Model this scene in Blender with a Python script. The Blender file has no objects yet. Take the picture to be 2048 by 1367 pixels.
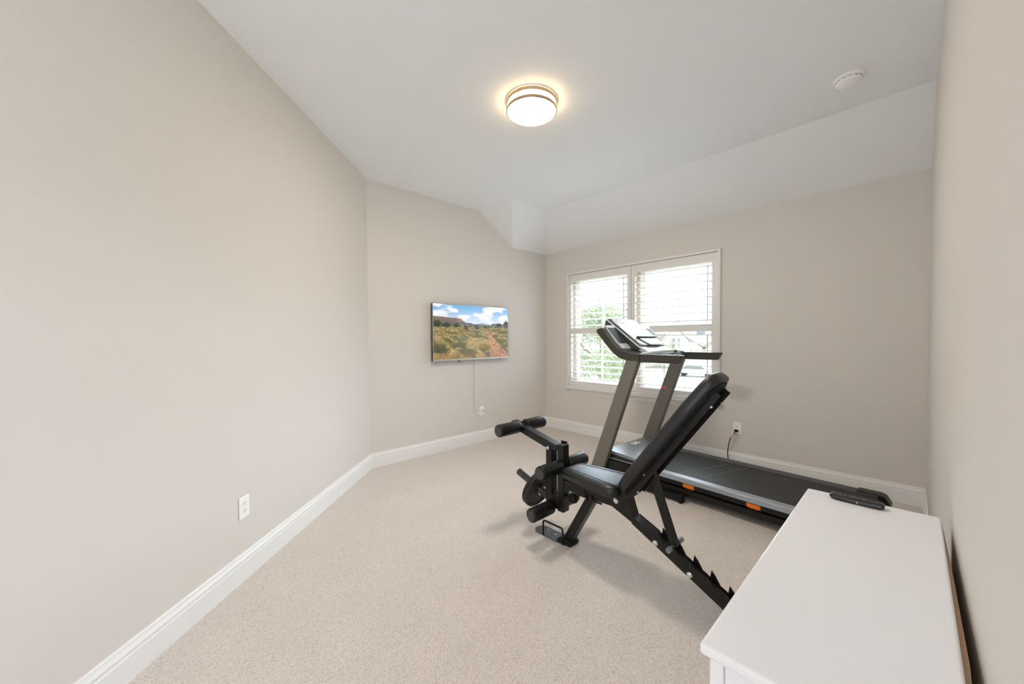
import bpy, bmesh, math, random
import numpy as np
from mathutils import Vector, Matrix

PI = math.pi
S = bpy.context.scene
C = S.collection
random.seed(7)

# ------------------------------------------------------------------ camera
IMG_W, IMG_H = 2048, 1367
F_PX = 754.49
YAW, PITCH, ROLL = 0.80765, -0.024092, -0.0065508
SX, SY = 14.39, 13.51
CAM = Vector((0, 0, 1.3))
fw = Vector((-math.sin(YAW) * math.cos(PITCH), math.cos(YAW) * math.cos(PITCH), math.sin(PITCH)))
rt = Vector((math.cos(YAW), math.sin(YAW), 0))
up = rt.cross(fw)
rt2 = rt * math.cos(ROLL) + up * math.sin(ROLL)
up2 = rt2.cross(fw)
cd = bpy.data.cameras.new('camera')
cam = bpy.data.objects.new('camera', cd)
C.objects.link(cam)
m3 = Matrix((rt2, up2, -fw)).transposed()
cam.matrix_world = Matrix.Translation(CAM) @ m3.to_4x4()
cd.sensor_fit = 'HORIZONTAL'
cd.sensor_width = 36
cd.lens = F_PX / IMG_W * 36
cd.shift_x = -SX / IMG_W
cd.shift_y = SY / IMG_W
cd.clip_start = 0.01
cd.clip_end = 600
S.camera = cam

# ------------------------------------------------------------------ light, exposure
w = bpy.data.worlds.new('sky')
S.world = w
w.use_nodes = True
bg = w.node_tree.nodes['Background']
bg.inputs[1].default_value = 1.0
wn_ = w.node_tree                                  # cool hazy sky on the window side, warmer and brighter on the other
wtc = wn_.nodes.new('ShaderNodeTexCoord')
wsx = wn_.nodes.new('ShaderNodeSeparateXYZ')
wrp = wn_.nodes.new('ShaderNodeValToRGB')
wrp.color_ramp.elements[0].position = 0.30
wrp.color_ramp.elements[0].color = (0.72, 0.74, 0.77, 1)
wrp.color_ramp.elements[1].position = 0.62
wrp.color_ramp.elements[1].color = (0.88, 1.0, 1.31, 1)
wma = wn_.nodes.new('ShaderNodeMath')
wma.operation = 'MULTIPLY_ADD'
wma.inputs[1].default_value = 0.5
wma.inputs[2].default_value = 0.5
wn_.links.new(wtc.outputs['Generated'], wsx.inputs[0])
wn_.links.new(wsx.outputs['Y'], wma.inputs[0])
wn_.links.new(wma.outputs[0], wrp.inputs['Fac'])
wn_.links.new(wrp.outputs['Color'], bg.inputs[0])
sd = bpy.data.lights.new('sun', 'SUN')
sd.energy = 5.2
sd.angle = math.radians(60)
sd.color = (0.80, 0.93, 1.05)
sun = bpy.data.objects.new('sun', sd)
C.objects.link(sun)
sun.rotation_euler = Vector((0.12, -1.0, -0.62)).to_track_quat('-Z', 'Y').to_euler()
S.view_settings.view_transform = 'Standard'
S.view_settings.look = 'None'
S.view_settings.gamma = 1
S.view_settings.use_curve_mapping = False
S.view_settings.exposure = 1.97
S.cycles.max_bounces = 14
S.cycles.diffuse_bounces = 9
S.cycles.transparent_max_bounces = 16
S.cycles.sample_clamp_indirect = 6
LAMP_STRENGTH = 3.0


# ------------------------------------------------------------------ materials
def mat(name, col, rough=0.6, metal=0.0, spec=0.5, noise=0.0, nscale=20, bump=0.0, bscale=200, emit=None, estr=0, coat=0):
    m = bpy.data.materials.new(name)
    m.use_nodes = True
    nt = m.node_tree
    b = nt.nodes['Principled BSDF']
    b.inputs['Base Color'].default_value = (*col, 1)
    b.inputs['Roughness'].default_value = rough
    b.inputs['Metallic'].default_value = metal
    b.inputs['Specular IOR Level'].default_value = spec
    b.inputs['Coat Weight'].default_value = coat
    tc = nt.nodes.new('ShaderNodeTexCoord')
    if noise:
        n = nt.nodes.new('ShaderNodeTexNoise')
        n.inputs['Scale'].default_value = nscale
        n.inputs['Detail'].default_value = 4
        nt.links.new(tc.outputs['Object'], n.inputs['Vector'])
        mx = nt.nodes.new('ShaderNodeMix')
        mx.data_type = 'RGBA'
        mx.inputs['A'].default_value = (*[c * (1 - noise) for c in col], 1)
        mx.inputs['B'].default_value = (*[min(1, c * (1 + noise)) for c in col], 1)
        nt.links.new(n.outputs['Fac'], mx.inputs['Factor'])
        nt.links.new(mx.outputs['Result'], b.inputs['Base Color'])
    if bump:
        n2 = nt.nodes.new('ShaderNodeTexNoise')
        n2.inputs['Scale'].default_value = bscale
        n2.inputs['Detail'].default_value = 3
        nt.links.new(tc.outputs['Object'], n2.inputs['Vector'])
        bp = nt.nodes.new('ShaderNodeBump')
        bp.inputs['Strength'].default_value = bump
        bp.inputs['Distance'].default_value = 0.004
        nt.links.new(n2.outputs['Fac'], bp.inputs['Height'])
        nt.links.new(bp.outputs['Normal'], b.inputs['Normal'])
    if emit:
        b.inputs['Emission Color'].default_value = (*emit, 1)
        b.inputs['Emission Strength'].default_value = estr
    return m


def carpet_mat():
    m = bpy.data.materials.new('carpet')
    m.use_nodes = True
    nt = m.node_tree
    L = nt.links.new
    b = nt.nodes['Principled BSDF']
    b.inputs['Roughness'].default_value = 0.95
    b.inputs['Specular IOR Level'].default_value = 0.1
    b.inputs['Sheen Weight'].default_value = 0.2
    tc = nt.nodes.new('ShaderNodeTexCoord')
    mp = nt.nodes.new('ShaderNodeMapping')
    mp.inputs['Rotation'].default_value = (0, 0, math.radians(-3))
    mp.inputs['Scale'].default_value = (265, 170, 100)
    L(tc.outputs['Object'], mp.inputs['Vector'])
    v = nt.nodes.new('ShaderNodeTexVoronoi')
    v.inputs['Scale'].default_value = 1
    v.inputs['Randomness'].default_value = 0.85
    L(mp.outputs['Vector'], v.inputs['Vector'])
    n = nt.nodes.new('ShaderNodeTexNoise')
    n.inputs['Scale'].default_value = 3.0
    n.inputs['Detail'].default_value = 3
    L(tc.outputs['Object'], n.inputs['Vector'])
    n3 = nt.nodes.new('ShaderNodeTexNoise')
    n3.inputs['Scale'].default_value = 60
    n3.inputs['Detail'].default_value = 2
    L(tc.outputs['Object'], n3.inputs['Vector'])
    r = nt.nodes.new('ShaderNodeValToRGB')
    r.color_ramp.elements[0].position = 0.38
    r.color_ramp.elements[0].color = (0.90, 0.815, 0.74, 1)
    r.color_ramp.elements[1].position = 0.95
    r.color_ramp.elements[1].color = (0.60, 0.52, 0.45, 1)
    L(v.outputs['Distance'], r.inputs['Fac'])
    mx = nt.nodes.new('ShaderNodeMix')
    mx.data_type = 'RGBA'
    mx.blend_type = 'MULTIPLY'
    mx.inputs['Factor'].default_value = 1
    r2 = nt.nodes.new('ShaderNodeValToRGB')
    r2.color_ramp.elements[0].position = 0.3
    r2.color_ramp.elements[0].color = (0.9, 0.9, 0.9, 1)
    r2.color_ramp.elements[1].position = 0.7
    r2.color_ramp.elements[1].color = (1, 1, 1, 1)
    ad = nt.nodes.new('ShaderNodeMix')
    ad.inputs['Factor'].default_value = 0.5
    L(n.outputs['Fac'], ad.inputs['A'])
    L(n3.outputs['Fac'], ad.inputs['B'])
    L(ad.outputs['Result'], r2.inputs['Fac'])
    L(r.outputs['Color'], mx.inputs['A'])
    L(r2.outputs['Color'], mx.inputs['B'])
    L(mx.outputs['Result'], b.inputs['Base Color'])
    bp = nt.nodes.new('ShaderNodeBump')
    bp.invert = True
    bp.inputs['Strength'].default_value = 0.8
    bp.inputs['Distance'].default_value = 0.006
    L(v.outputs['Distance'], bp.inputs['Height'])
    L(bp.outputs['Normal'], b.inputs['Normal'])
    return m


def glass_mat():
    m = bpy.data.materials.new('window_glass')
    m.use_nodes = True
    nt = m.node_tree
    nt.nodes.remove(nt.nodes['Principled BSDF'])
    t = nt.nodes.new('ShaderNodeBsdfTransparent')
    t.inputs[0].default_value = (0.97, 0.98, 0.97, 1)
    g = nt.nodes.new('ShaderNodeBsdfGlossy')
    g.inputs['Roughness'].default_value = 0.02
    mx = nt.nodes.new('ShaderNodeMixShader')
    mx.inputs[0].default_value = 0.05
    nt.links.new(t.outputs[0], mx.inputs[1])
    nt.links.new(g.outputs[0], mx.inputs[2])
    nt.links.new(mx.outputs[0], nt.nodes['Material Output'].inputs[0])
    return m


M = dict(
    wall=mat('greige_wall_paint', (0.72, 0.680, 0.634), 0.85, spec=0.2, bump=0.12, bscale=160),
    ceiling=mat('ceiling_paint', (0.86, 0.882, 0.895), 0.9, spec=0.2, bump=0.15, bscale=120),
    trim=mat('white_trim_paint', (0.85, 0.846, 0.838), 0.45),
    shutter=mat('white_shutter_paint', (0.80, 0.785, 0.76), 0.4),
    vinyl=mat('tan_window_vinyl', (0.64, 0.55, 0.46), 0.5),
    vinylw=mat('white_window_vinyl', (0.8, 0.78, 0.76), 0.5),
    carpet=carpet_mat(),
    glass=glass_mat(),
    black=mat('black_powder_coat', (0.007, 0.0065, 0.006), 0.36, spec=0.35, bump=0.03, bscale=700),
    vinylblack=mat('black_upholstery', (0.006, 0.0065, 0.008), 0.38, spec=0.6, bump=0.05, bscale=500),
    foam=mat('black_foam', (0.005, 0.005, 0.005), 0.40, spec=0.35, bump=0.06, bscale=300),
    rubber=mat('black_rubber', (0.007, 0.007, 0.007), 0.6, spec=0.3),
    capgrey=mat('dark_grey_plastic', (0.045, 0.045, 0.042), 0.5),
    seam=mat('black_piping', (0.004, 0.004, 0.005), 0.6),
    chrome=mat('zinc_bolt', (0.75, 0.76, 0.77), 0.25, metal=1),
    steel=mat('grey_pin_plastic', (0.2, 0.205, 0.21), 0.4),
    iron=mat('cast_iron', (0.012, 0.011, 0.010), 0.5, bump=0.1, bscale=200),
    graphite=mat('graphite_grey_paint', (0.19, 0.178, 0.155), 0.42, metal=0.3, spec=0.4),
    armgrey=mat('dark_olive_plastic', (0.040, 0.038, 0.029), 0.40, spec=0.4),
    consolesilver=mat('silver_console_plastic', (0.62, 0.65, 0.69), 0.35, metal=0.25),
    consolelight=mat('pale_console_face', (0.72, 0.74, 0.77), 0.3),
    consoleblack=mat('black_console_plastic', (0.018, 0.02, 0.024), 0.35),
    pocket=mat('dark_slate_plastic', (0.03, 0.04, 0.05), 0.5),
    hood=mat('grey_hood_plastic', (0.24, 0.262, 0.285), 0.27, metal=0.35),
    belt=mat('treadmill_belt', (0.020, 0.021, 0.023), 0.55, noise=0.2, nscale=15, bump=0.08, bscale=600),
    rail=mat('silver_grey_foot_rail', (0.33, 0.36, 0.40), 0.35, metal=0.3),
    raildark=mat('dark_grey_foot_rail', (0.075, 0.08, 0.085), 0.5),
    orange=mat('orange_rubber', (1.0, 0.25, 0.015), 0.45),
    red=mat('red_plastic', (0.75, 0.03, 0.02), 0.35),
    white=mat('white_plastic', (0.93, 0.925, 0.92), 0.35),
    slot=mat('outlet_slot', (0.05, 0.045, 0.04), 0.6),
    lacquer=mat('white_lacquer', (0.85, 0.85, 0.862), 0.35, spec=0.4),
    hardboard=mat('brown_hardboard', (0.36, 0.23, 0.13), 0.7, noise=0.2, nscale=60),
    remote=mat('black_remote_plastic', (0.012, 0.010, 0.008), 0.3),
    brass=mat('brushed_bronze_nickel', (0.52, 0.40, 0.26), 0.3, metal=0.9),
    lampface=mat('lit_opal_glass_face', (0.9, 0.87, 0.8), 0.4, emit=(1.0, 0.935, 0.835), estr=26.0),
    lampglass=mat('lit_opal_glass', (0.9, 0.85, 0.75), 0.4, emit=(1.0, 0.74, 0.44), estr=LAMP_STRENGTH),
    tie=mat('beige_twist_tie', (0.66, 0.55, 0.38), 0.6),
    tvsilver=mat('silver_tv_plastic', (0.5, 0.5, 0.51), 0.35, metal=0.4),
    tvblack=mat('black_tv_plastic', (0.02, 0.021, 0.024), 0.4),
    channel=mat('painted_cable_cover', (0.72, 0.685, 0.63), 0.6),
    # outdoors
    lawn=mat('lawn', (0.24, 0.26, 0.17), 0.95, noise=0.35, nscale=0.4),
    street=mat('concrete_street', (0.40, 0.395, 0.39), 0.9, noise=0.1, nscale=1),
    stucco=mat('tan_brick_house', (0.62, 0.57, 0.52), 0.9, noise=0.12, nscale=1.5),
    shingle=mat('grey_brown_shingles', (0.42, 0.40, 0.39), 0.95, noise=0.2, nscale=2),
    hwin=mat('house_window_glass', (0.22, 0.23, 0.25), 0.2),
    htrim=mat('house_trim', (0.6, 0.57, 0.52), 0.8),
    leaf=mat('tree_leaves', (0.36, 0.41, 0.27), 0.8, noise=0.4, nscale=0.8),
    bark=mat('tree_bark', (0.28, 0.23, 0.18), 0.9),
    carpaint=mat('white_car_paint', (0.75, 0.76, 0.80), 0.3),
)


# ------------------------------------------------------------------ builders
def tag(o, label=None, cat=None, group=None, kind=None):
    if label: o['label'] = label
    if cat: o['category'] = cat
    if group: o['group'] = group
    if kind: o['kind'] = kind
    return o


def empty(name, loc, rz=0, label=None, cat=None, group=None, kind=None):
    o = bpy.data.objects.new(name, None)
    o.empty_display_size = 0.1
    C.objects.link(o)
    o.location = loc
    o.rotation_euler = (0, 0, rz)
    return tag(o, label, cat, group, kind)


class MB:
    """collects shapes into one mesh; coordinates minus the offset `o`"""

    def __init__(s, o=(0, 0, 0)):
        s.bm = bmesh.new()
        s.o = Vector(o)

    def v(s, p):
        return s.bm.verts.new(Vector(p) - s.o)

    def face(s, pts):
        return s.bm.faces.new([s.v(p) for p in pts])

    def box(s, x0, x1, y0, y1, z0, z1):
        P = [s.v((x, y, z)) for z in (z0, z1) for y in (y0, y1) for x in (x0, x1)]
        for f in ((0, 2, 3, 1), (4, 5, 7, 6), (0, 1, 5, 4), (2, 6, 7, 3), (0, 4, 6, 2), (1, 3, 7, 5)):
            s.bm.faces.new([P[i] for i in f])
        return s

    def loft(s, rings, cap=True, closed=True):
        R = [[s.v(p) for p in r] for r in rings]
        n = len(R[0])
        for a, b in zip(R, R[1:]):
            for i in range(n if closed else n - 1):
                j = (i + 1) % n
                s.bm.faces.new((a[i], a[j], b[j], b[i]))
        if cap and closed:
            s.bm.faces.new(R[0][::-1])
            s.bm.faces.new(R[-1])
        return s

    def prism_y(s, prof, y0, y1):          # profile in (x, z)
        return s.loft([[(x, y0, z) for x, z in prof], [(x, y1, z) for x, z in prof]])

    def prism_x(s, prof, x0, x1):          # profile in (y, z)
        return s.loft([[(x0, y, z) for y, z in prof], [(x1, y, z) for y, z in prof]])

    def prism_z(s, prof, z0, z1):          # profile in (x, y)
        return s.loft([[(x, y, z0) for x, y in prof], [(x, y, z1) for x, y in prof]])

    def lathe(s, prof, p, axis, n=32, cap=True):   # prof: (radius, distance along axis)
        ax = Vector(axis).normalized()
        a = ax.orthogonal().normalized()
        b = ax.cross(a)
        p = Vector(p)
        return s.loft([[p + ax * d + (a * math.cos(t) + b * math.sin(t)) * max(r, 1e-5) for t in [2 * PI * i / n for i in range(n)]] for r, d in prof], cap)

    def cyl(s, p, q, r, n=24, ch=0.0):
        p, q = Vector(p), Vector(q)
        L = (q - p).length
        pr = [(r - ch, 0), (r, ch), (r, L - ch), (r - ch, L)] if ch else [(r, 0), (r, L)]
        return s.lathe(pr, p, q - p, n)

    def tube(s, pts, r, n=10):
        P = [Vector(p) for p in pts]
        rings = []
        nrm = None
        for i, p in enumerate(P):
            t = (P[min(i + 1, len(P) - 1)] - P[max(i - 1, 0)]).normalized()
            if nrm is None:
                nrm = t.orthogonal().normalized()
            else:
                nrm = (nrm - t * nrm.dot(t)).normalized()
            bn = t.cross(nrm)
            rings.append([p + (nrm * math.cos(2 * PI * k / n) + bn * math.sin(2 * PI * k / n)) * r for k in range(n)])
        return s.loft(rings)

    def beam(s, p, q, w, h, up=(0, 0, 1)):
        p, q = Vector(p), Vector(q)
        t = (q - p).normalized()
        side = t.cross(Vector(up)).normalized()
        u = side.cross(t)
        rings = []
        for c in (p, q):
            rings.append([c + side * a * w / 2 + u * b * h / 2 for a, b in ((-1, -1), (1, -1), (1, 1), (-1, 1))])
        return s.loft(rings)

    def bolt(s, p, axis, r=0.013):
        s.lathe([(r * 1.15, 0), (r * 1.15, 0.003)], p, axis, 18)
        s.lathe([(r * 0.85, 0.003), (r * 0.85, 0.009), (r * 0.6, 0.0105)], p, axis, 6)
        return s

    def build(s, name, m, parent=None, bev=0.0, seg=2, smooth=40, sub=0, loc=None, kind=None, label=None):
        bmesh.ops.recalc_face_normals(s.bm, faces=s.bm.faces)
        me = bpy.data.meshes.new(name)
        s.bm.to_mesh(me)
        s.bm.free()
        me.materials.append(m)
        if smooth:
            for p in me.polygons: p.use_smooth = True
            me.set_sharp_from_angle(angle=math.radians(smooth))
        o = bpy.data.objects.new(name, me)
        C.objects.link(o)
        if parent: o.parent = parent
        if loc: o.location = loc
        if bev:
            b = o.modifiers.new('bevel', 'BEVEL')
            b.width = bev
            b.segments = seg
            b.limit_method = 'ANGLE'
            b.angle_limit = math.radians(35)
            b.harden_normals = True
        if sub:
            d = o.modifiers.new('sub', 'SUBSURF')
            d.levels = d.render_levels = sub
        if kind: o['kind'] = kind
        if label: o['label'] = label
        return o


def smooth_path(pts, n=6):
    P = [Vector(p) for p in pts]
    out = []
    for i in range(len(P) - 1):
        p0, p1, p2, p3 = P[max(i - 1, 0)], P[i], P[i + 1], P[min(i + 2, len(P) - 1)]
        for k in range(n):
            t = k / n
            out.append(0.5 * ((2 * p1) + (p2 - p0) * t + (2 * p0 - 5 * p1 + 4 * p2 - p3) * t * t + (3 * p1 - p0 - 3 * p2 + p3) * t ** 3))
    out.append(P[-1])
    return out


def rrect(x0, x1, y0, y1, r, n=5):
    pts = []
    for cx, cy, a in ((x1 - r, y1 - r, 0), (x0 + r, y1 - r, 90), (x0 + r, y0 + r, 180), (x1 - r, y0 + r, 270)):
        for k in range(n + 1):
            t = math.radians(a + 90 * k / n)
            pts.append((cx + r * math.cos(t), cy + r * math.sin(t)))
    return pts


# ------------------------------------------------------------------ room shell
XL, YW, XR, YA = -3.808, 4.195, 0.079, 1.538
XRN = XR + 0.0185                                  # the right wall runs very slightly out of square
ZC, ZS, BB = 2.922, 2.558, 0.148
PH = math.radians(316.36)
DX, DY = math.cos(PH), math.sin(PH)                # left wall runs this way from the corner
YSL = 3.590                                        # where the ceiling starts to slope
YB0, YB1 = 2.97, 3.528                             # corner hip
XB = -3.215
TL = 4.65                                          # length of the left wall
LE = (XL + DX * TL, YA + DY * TL)                  # its end behind the camera
YR0 = -0.65                                        # end of the right wall behind the camera
NX, NY = DY, -DX                                   # outward normal of the left wall
T = 0.12

b = MB()
b.prism_z([(XL - T, YA), (XL - T, YW + T), (XR + T, YW + T), (XR + T, YR0 - 0.9), (LE[0], LE[1] - 0.3), (LE[0], LE[1]), (XL + NX * T, YA + NY * T)], -0.05, 0)
b.build('floor', M['carpet'], kind='structure', smooth=0)

b = MB()   # ceiling with the sloped soffit along the window wall and the hip in the corner
fl = [(XL, YA, ZC), (XL, YB0, ZC), (XB, YB0, ZC), (XB, YSL, ZC), (XR + 0.0025, YSL, ZC), (XRN, YR0, ZC), (LE[0], LE[1], ZC)]
b.face(fl)
b.face([(XL, YB0, ZC), (XB, YB0, ZC), (XL, YB1, ZS)])
b.face([(XB, YB0, ZC), (XB, YSL, ZC), (XL, YW, ZS), (XL, YB1, ZS)])
b.face([(XB, YSL, ZC), (XR + 0.0025, YSL, ZC), (XR, YW, ZS), (XL, YW, ZS)])
bmesh.ops.remove_doubles(b.bm, verts=b.bm.verts, dist=1e-4)
o = b.build('ceiling', M['ceiling'], kind='structure', smooth=0)
sm = o.modifiers.new('thick', 'SOLIDIFY')
sm.thickness = 0.08
if o.data.polygons[0].normal.z > 0:
    sm.offset = 1
else:
    sm.offset = -1

b = MB()
b.prism_x([(YA, 0), (YW, 0), (YW, ZS), (YB1, ZS), (YB0, ZC), (YA, ZC)], XL - T, XL)
b.build('wall_back', M['wall'], kind='structure', smooth=0)
b = MB()
b.prism_z([(XL, YA), (LE[0], LE[1]), (LE[0] + NX * T, LE[1] + NY * T), (XL + NX * T, YA + NY * T)], 0, ZC)
b.build('wall_left', M['wall'], kind='structure', smooth=0)
b = MB()
b.loft([[(d + XR + (XRN - XR) * (YW - y) / (YW - YR0), y, z) for y, z in ((YR0, 0), (YW, 0), (YW, ZS), (YSL, ZC), (YR0, ZC))] for d in (0, T)])
b.build('wall_right', M['wall'], kind='structure', smooth=0)
# window wall with its opening
WX0, WX1, WZ0, WZ1 = -3.355, -1.405, 0.645, 2.195
WT = 0.18
b = MB()
b.box(XL - T, WX0, YW, YW + WT, 0, ZS)
b.box(WX1, XR + T, YW, YW + WT, 0, ZS)
b.box(WX0, WX1, YW, YW + WT, 0, WZ0)
b.box(WX0, WX1, YW, YW + WT, WZ1, ZS)
b.build('wall_window', M['wall'], kind='structure', smooth=0)

BP = [(0, 0), (0.017, 0), (0.017, 0.098), (0.013, 0.102), (0.013, 0.106), (0.0165, 0.110), (0.0165, 0.119), (0.011, 0.129), (0.009, 0.136), (0.009, 0.143), (0.006, BB), (0, BB)]


def baseboard(name, p, q, nrm, p_m=0, q_m=0):
    """profile swept from p to q; p_m/q_m shift the ends per unit of depth (mitres)"""
    p, q = Vector((*p, 0)), Vector((*q, 0))
    t = (q - p).normalized()
    nv = Vector((*nrm, 0)).normalized()
    b = MB()
    b.loft([[p + nv * d + t * (p_m * d) + Vector((0, 0, z)) for d, z in BP], [q + nv * d - t * (q_m * d) + Vector((0, 0, z)) for d, z in BP]])
    return b.build(name, M['trim'], kind='structure', smooth=25)


mt = math.tan((PI / 2 - math.radians(43.64)) / 2)
baseboard('baseboard_left', (XL, YA), LE, (-NX, -NY), p_m=math.tan(math.radians(43.64) / 2), q_m=0)
baseboard('baseboard_back', (XL, YA), (XL, YW), (1, 0), p_m=math.tan(math.radians(43.64) / 2), q_m=1)
baseboard('baseboard_window', (XL, YW), (XR, YW), (0, -1), p_m=1, q_m=1)
baseboard('baseboard_right', (XR, YW), (XRN, YR0), (-1, 0), p_m=1)

# ------------------------------------------------------------------ window, casing, shutters
tr = empty('trim_1', (0, 0, 0), kind='structure')
b = MB()   # shutter frame standing on the wall
fy0 = YW - 0.030
for x0, x1, z0, z1 in ((-3.380, -3.352, 0.640, 2.222), (-1.402, -1.374, 0.640, 2.222), (-3.352, -1.402, 2.196, 2.222), (-3.352, -1.402, 0.640, 0.662)):
    b.box(x0, x1, fy0, YW + 0.03, z0, z1)
b.build('shutter_frame', M['shutter'], tr, bev=0.003)
b = MB()
b.prism_x([(YW, 0.612), (YW - 0.055, 0.612), (YW - 0.060, 0.618), (YW - 0.060, 0.633), (YW - 0.055, 0.640), (YW, 0.640)], -3.405, -1.350)
b.build('window_sill', M['shutter'], tr, bev=0.002)
b = MB()
b.loft([[(-3.385, YW - d, z) if z > 0.6 else (-3.350, YW - d, z) for d, z in ((0, 0.552), (0.012, 0.552), (0.014, 0.575), (0.022, 0.600), (0.030, 0.612), (0, 0.612))],
        [(-1.365, YW - d, z) if z > 0.6 else (-1.395, YW - d, z) for d, z in ((0, 0.552), (0.012, 0.552), (0.014, 0.575), (0.022, 0.600), (0.030, 0.612), (0, 0.612))]])
b.build('sill_apron', M['shutter'], tr, smooth=25)

MIDX = -2.392
for k, (x0, x1) in enumerate(((WX0, MIDX - 0.03), (MIDX + 0.03, WX1))):
    wn = empty('window_%d' % (k + 1), ((x0 + x1) / 2, YW + 0.12, WZ0), kind='structure')
    of = wn.location
    ya, yb = YW + 0.085, YW + WT
    b = MB(of)
    b.box(x0, x0 + 0.045, ya, yb, WZ0, WZ1)
    b.box(x1 - 0.045, x1, ya, yb, WZ0, WZ1)
    b.box(x0 + 0.045, x1 - 0.045, ya, yb, WZ0, WZ0 + 0.05)
    b.box(x0 + 0.045, x1 - 0.045, ya, yb, WZ1 - 0.05, WZ1)
    if k == 0:
        b.box(MIDX - 0.03, MIDX + 0.03, YW, yb, WZ0, WZ1)
    b.build('window_frame', M['vinyl'], wn, bev=0.003)
    zm = 1.415
    for nm, zz0, zz1, yy in (('lower_sash', WZ0 + 0.05, zm + 0.02, ya + 0.012), ('upper_sash', zm - 0.02, WZ1 - 0.05, ya + 0.048)):
        a0, a1 = x0 + 0.045, x1 - 0.045
        b = MB(of)
        b.box(a0, a0 + 0.035, yy, yy + 0.03, zz0, zz1)
        b.box(a1 - 0.035, a1, yy, yy + 0.03, zz0, zz1)
        b.box(a0 + 0.035, a1 - 0.035, yy, yy + 0.03, zz0, zz0 + 0.04)
        b.box(a0 + 0.035, a1 - 0.035, yy, yy + 0.03, zz1 - 0.04, zz1)
        sh = b.build(nm, M['vinylw'], wn, bev=0.002)
        b = MB(of)
        b.box((x0 + x1) / 2 - 0.011, (x0 + x1) / 2 + 0.011, yy + 0.008, yy + 0.022, zz0 + 0.04, zz1 - 0.04)
        b.build('muntin', M['vinylw'], sh)
        b = MB(of)
        b.box(a0 + 0.03, a1 - 0.03, yy + 0.013, yy + 0.017, zz0 + 0.035, zz1 - 0.035)
        b.build('pane', M['glass'], sh)


def louver_profile(yc, zc, hw=0.043, ht=0.0062, tilt=0.0, n=16):
    pts = []
    for i in range(n):
        t = 2 * PI * i / n
        y, z = hw * math.cos(t), ht * math.copysign(abs(math.sin(t)) ** 0.6, math.sin(t))
        pts.append((yc + y * math.cos(tilt) - z * math.sin(tilt), zc + y * math.sin(tilt) + z * math.cos(tilt)))
    return pts


for side, (x0, x1, l0, l1, hinge) in dict(left=(-3.349, -2.395, -3.319, -2.447, 0), right=(-2.389, -1.405, -2.339, -1.462, 1)).items():
    t = empty('plantation_shutter', (x0 if hinge == 0 else x1, YW + 0.005, 0.665),
              label='left white plantation shutter panel with open louvers, beside the corner under the television side' if side == 'left'
              else 'right white plantation shutter panel with open louvers, directly behind the treadmill console', cat='window shutter', group='plantation shutters in the window')
    t['label'] = ('white plantation shutter panel with open louvers, nearer the room corner' if side == 'left'
                  else 'white plantation shutter panel with open louvers, directly behind the treadmill handrails')
    of = t.location
    y0, y1 = YW - 0.012, YW + 0.018
    for a, c in ((x0, l0), (l1, x1)):
        b = MB(of)
        b.box(a, c, y0, y1, 0.666, 2.192)
        b.build('stile', M['shutter'], t, bev=0.003)
    for nm, z0, z1 in (('top_rail', 2.100, 2.192), ('divider_rail', 1.376, 1.452), ('bottom_rail', 0.666, 0.722)):
        b = MB(of)
        b.box(l0, l1, y0, y1, z0, z1)
        b.build(nm, M['shutter'], t, bev=0.002)
    for z0, z1 in ((1.452, 2.100), (0.722, 1.376)):
        n = 8
        b = MB(of)
        for i in range(n):
            zc = z0 + (z1 - z0) * (i + 0.5) / n
            b.prism_x(louver_profile(YW + 0.003, zc, tilt=math.radians(-3)), l0 + 0.002, l1 - 0.002)
        b.build('louvers', M['shutter'], t, smooth=60)
        b = MB(of)
        xr = l1 - 0.028
        b.box(xr - 0.005, xr + 0.005, YW - 0.052, YW - 0.042, z0 + 0.03, z1 - 0.035)
        b.build('tilt_rod', M['shutter'], t, bev=0.002)
    xh = x0 - 0.002 if hinge == 0 else x1 + 0.002
    for z in (0.85, 1.45, 2.02):
        b = MB(of)
        b.cyl((xh, y0 - 0.003, z - 0.03), (xh, y0 - 0.003, z + 0.03), 0.004, 8)
        b.build('hinge', M['white'], t)

# ------------------------------------------------------------------ ceiling light
lx, ly = -1.822, 1.874
t = empty('ceiling_light', (lx, ly, ZC), label='round lit flush-mount ceiling light with opal glass and two bronze rings', cat='ceiling light')
of = t.location
b = MB(of)
b.lathe([(0.150, 0), (0.150, 0.02)], (lx, ly, ZC), (0, 0, -1), 48)
b.build('mounting_plate', M['white'], t)
b = MB(of)
b.lathe([(0.155, 0.012), (0.157, 0.03), (0.157, 0.062), (0.1565, 0.066)], (lx, ly, ZC), (0, 0, -1), 48)
b.build('glass_side_band', M['lampglass'], t, label='cream lit side band')
b = MB(of)
b.lathe([(0.150, 0.0655), (0.150, 0.070), (0.146, 0.076), (0.12, 0.086), (0.06, 0.093), (0.001, 0.095)], (lx, ly, ZC), (0, 0, -1), 48)
b.build('glass_face', M['lampface'], t, label='bright white lit face')
for z in (0.014, 0.066):
    b = MB(of)
    R, r0 = 0.167, 0.0065
    rings = []
    for i in range(64):
        a = 2 * PI * i / 64
        rings.append([(lx + (R + r0 * math.cos(q)) * math.cos(a), ly + (R + r0 * math.cos(q)) * math.sin(a), ZC - z + 1.7 * r0 * math.sin(q)) for q in [2 * PI * k / 8 for k in range(8)]])
    rings.append(rings[0])
    b.loft(rings, cap=False)
    bmesh.ops.remove_doubles(b.bm, verts=b.bm.verts, dist=1e-6)
    b.build('metal_ring', M['brass'], t)
for a in (2.85, 4.95, 0.75):
    b = MB(of)
    px, py = lx + 0.168 * math.cos(a), ly + 0.168 * math.sin(a)
    b.cyl((px, py, ZC - 0.008), (px, py, ZC - 0.074), 0.0035, 8)
    b.lathe([(0.006, 0), (0.006, 0.006), (0.003, 0.009)], (px, py, ZC - 0.072), (0, 0, -1), 10)
    b.build('post', M['brass'], t)

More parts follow.
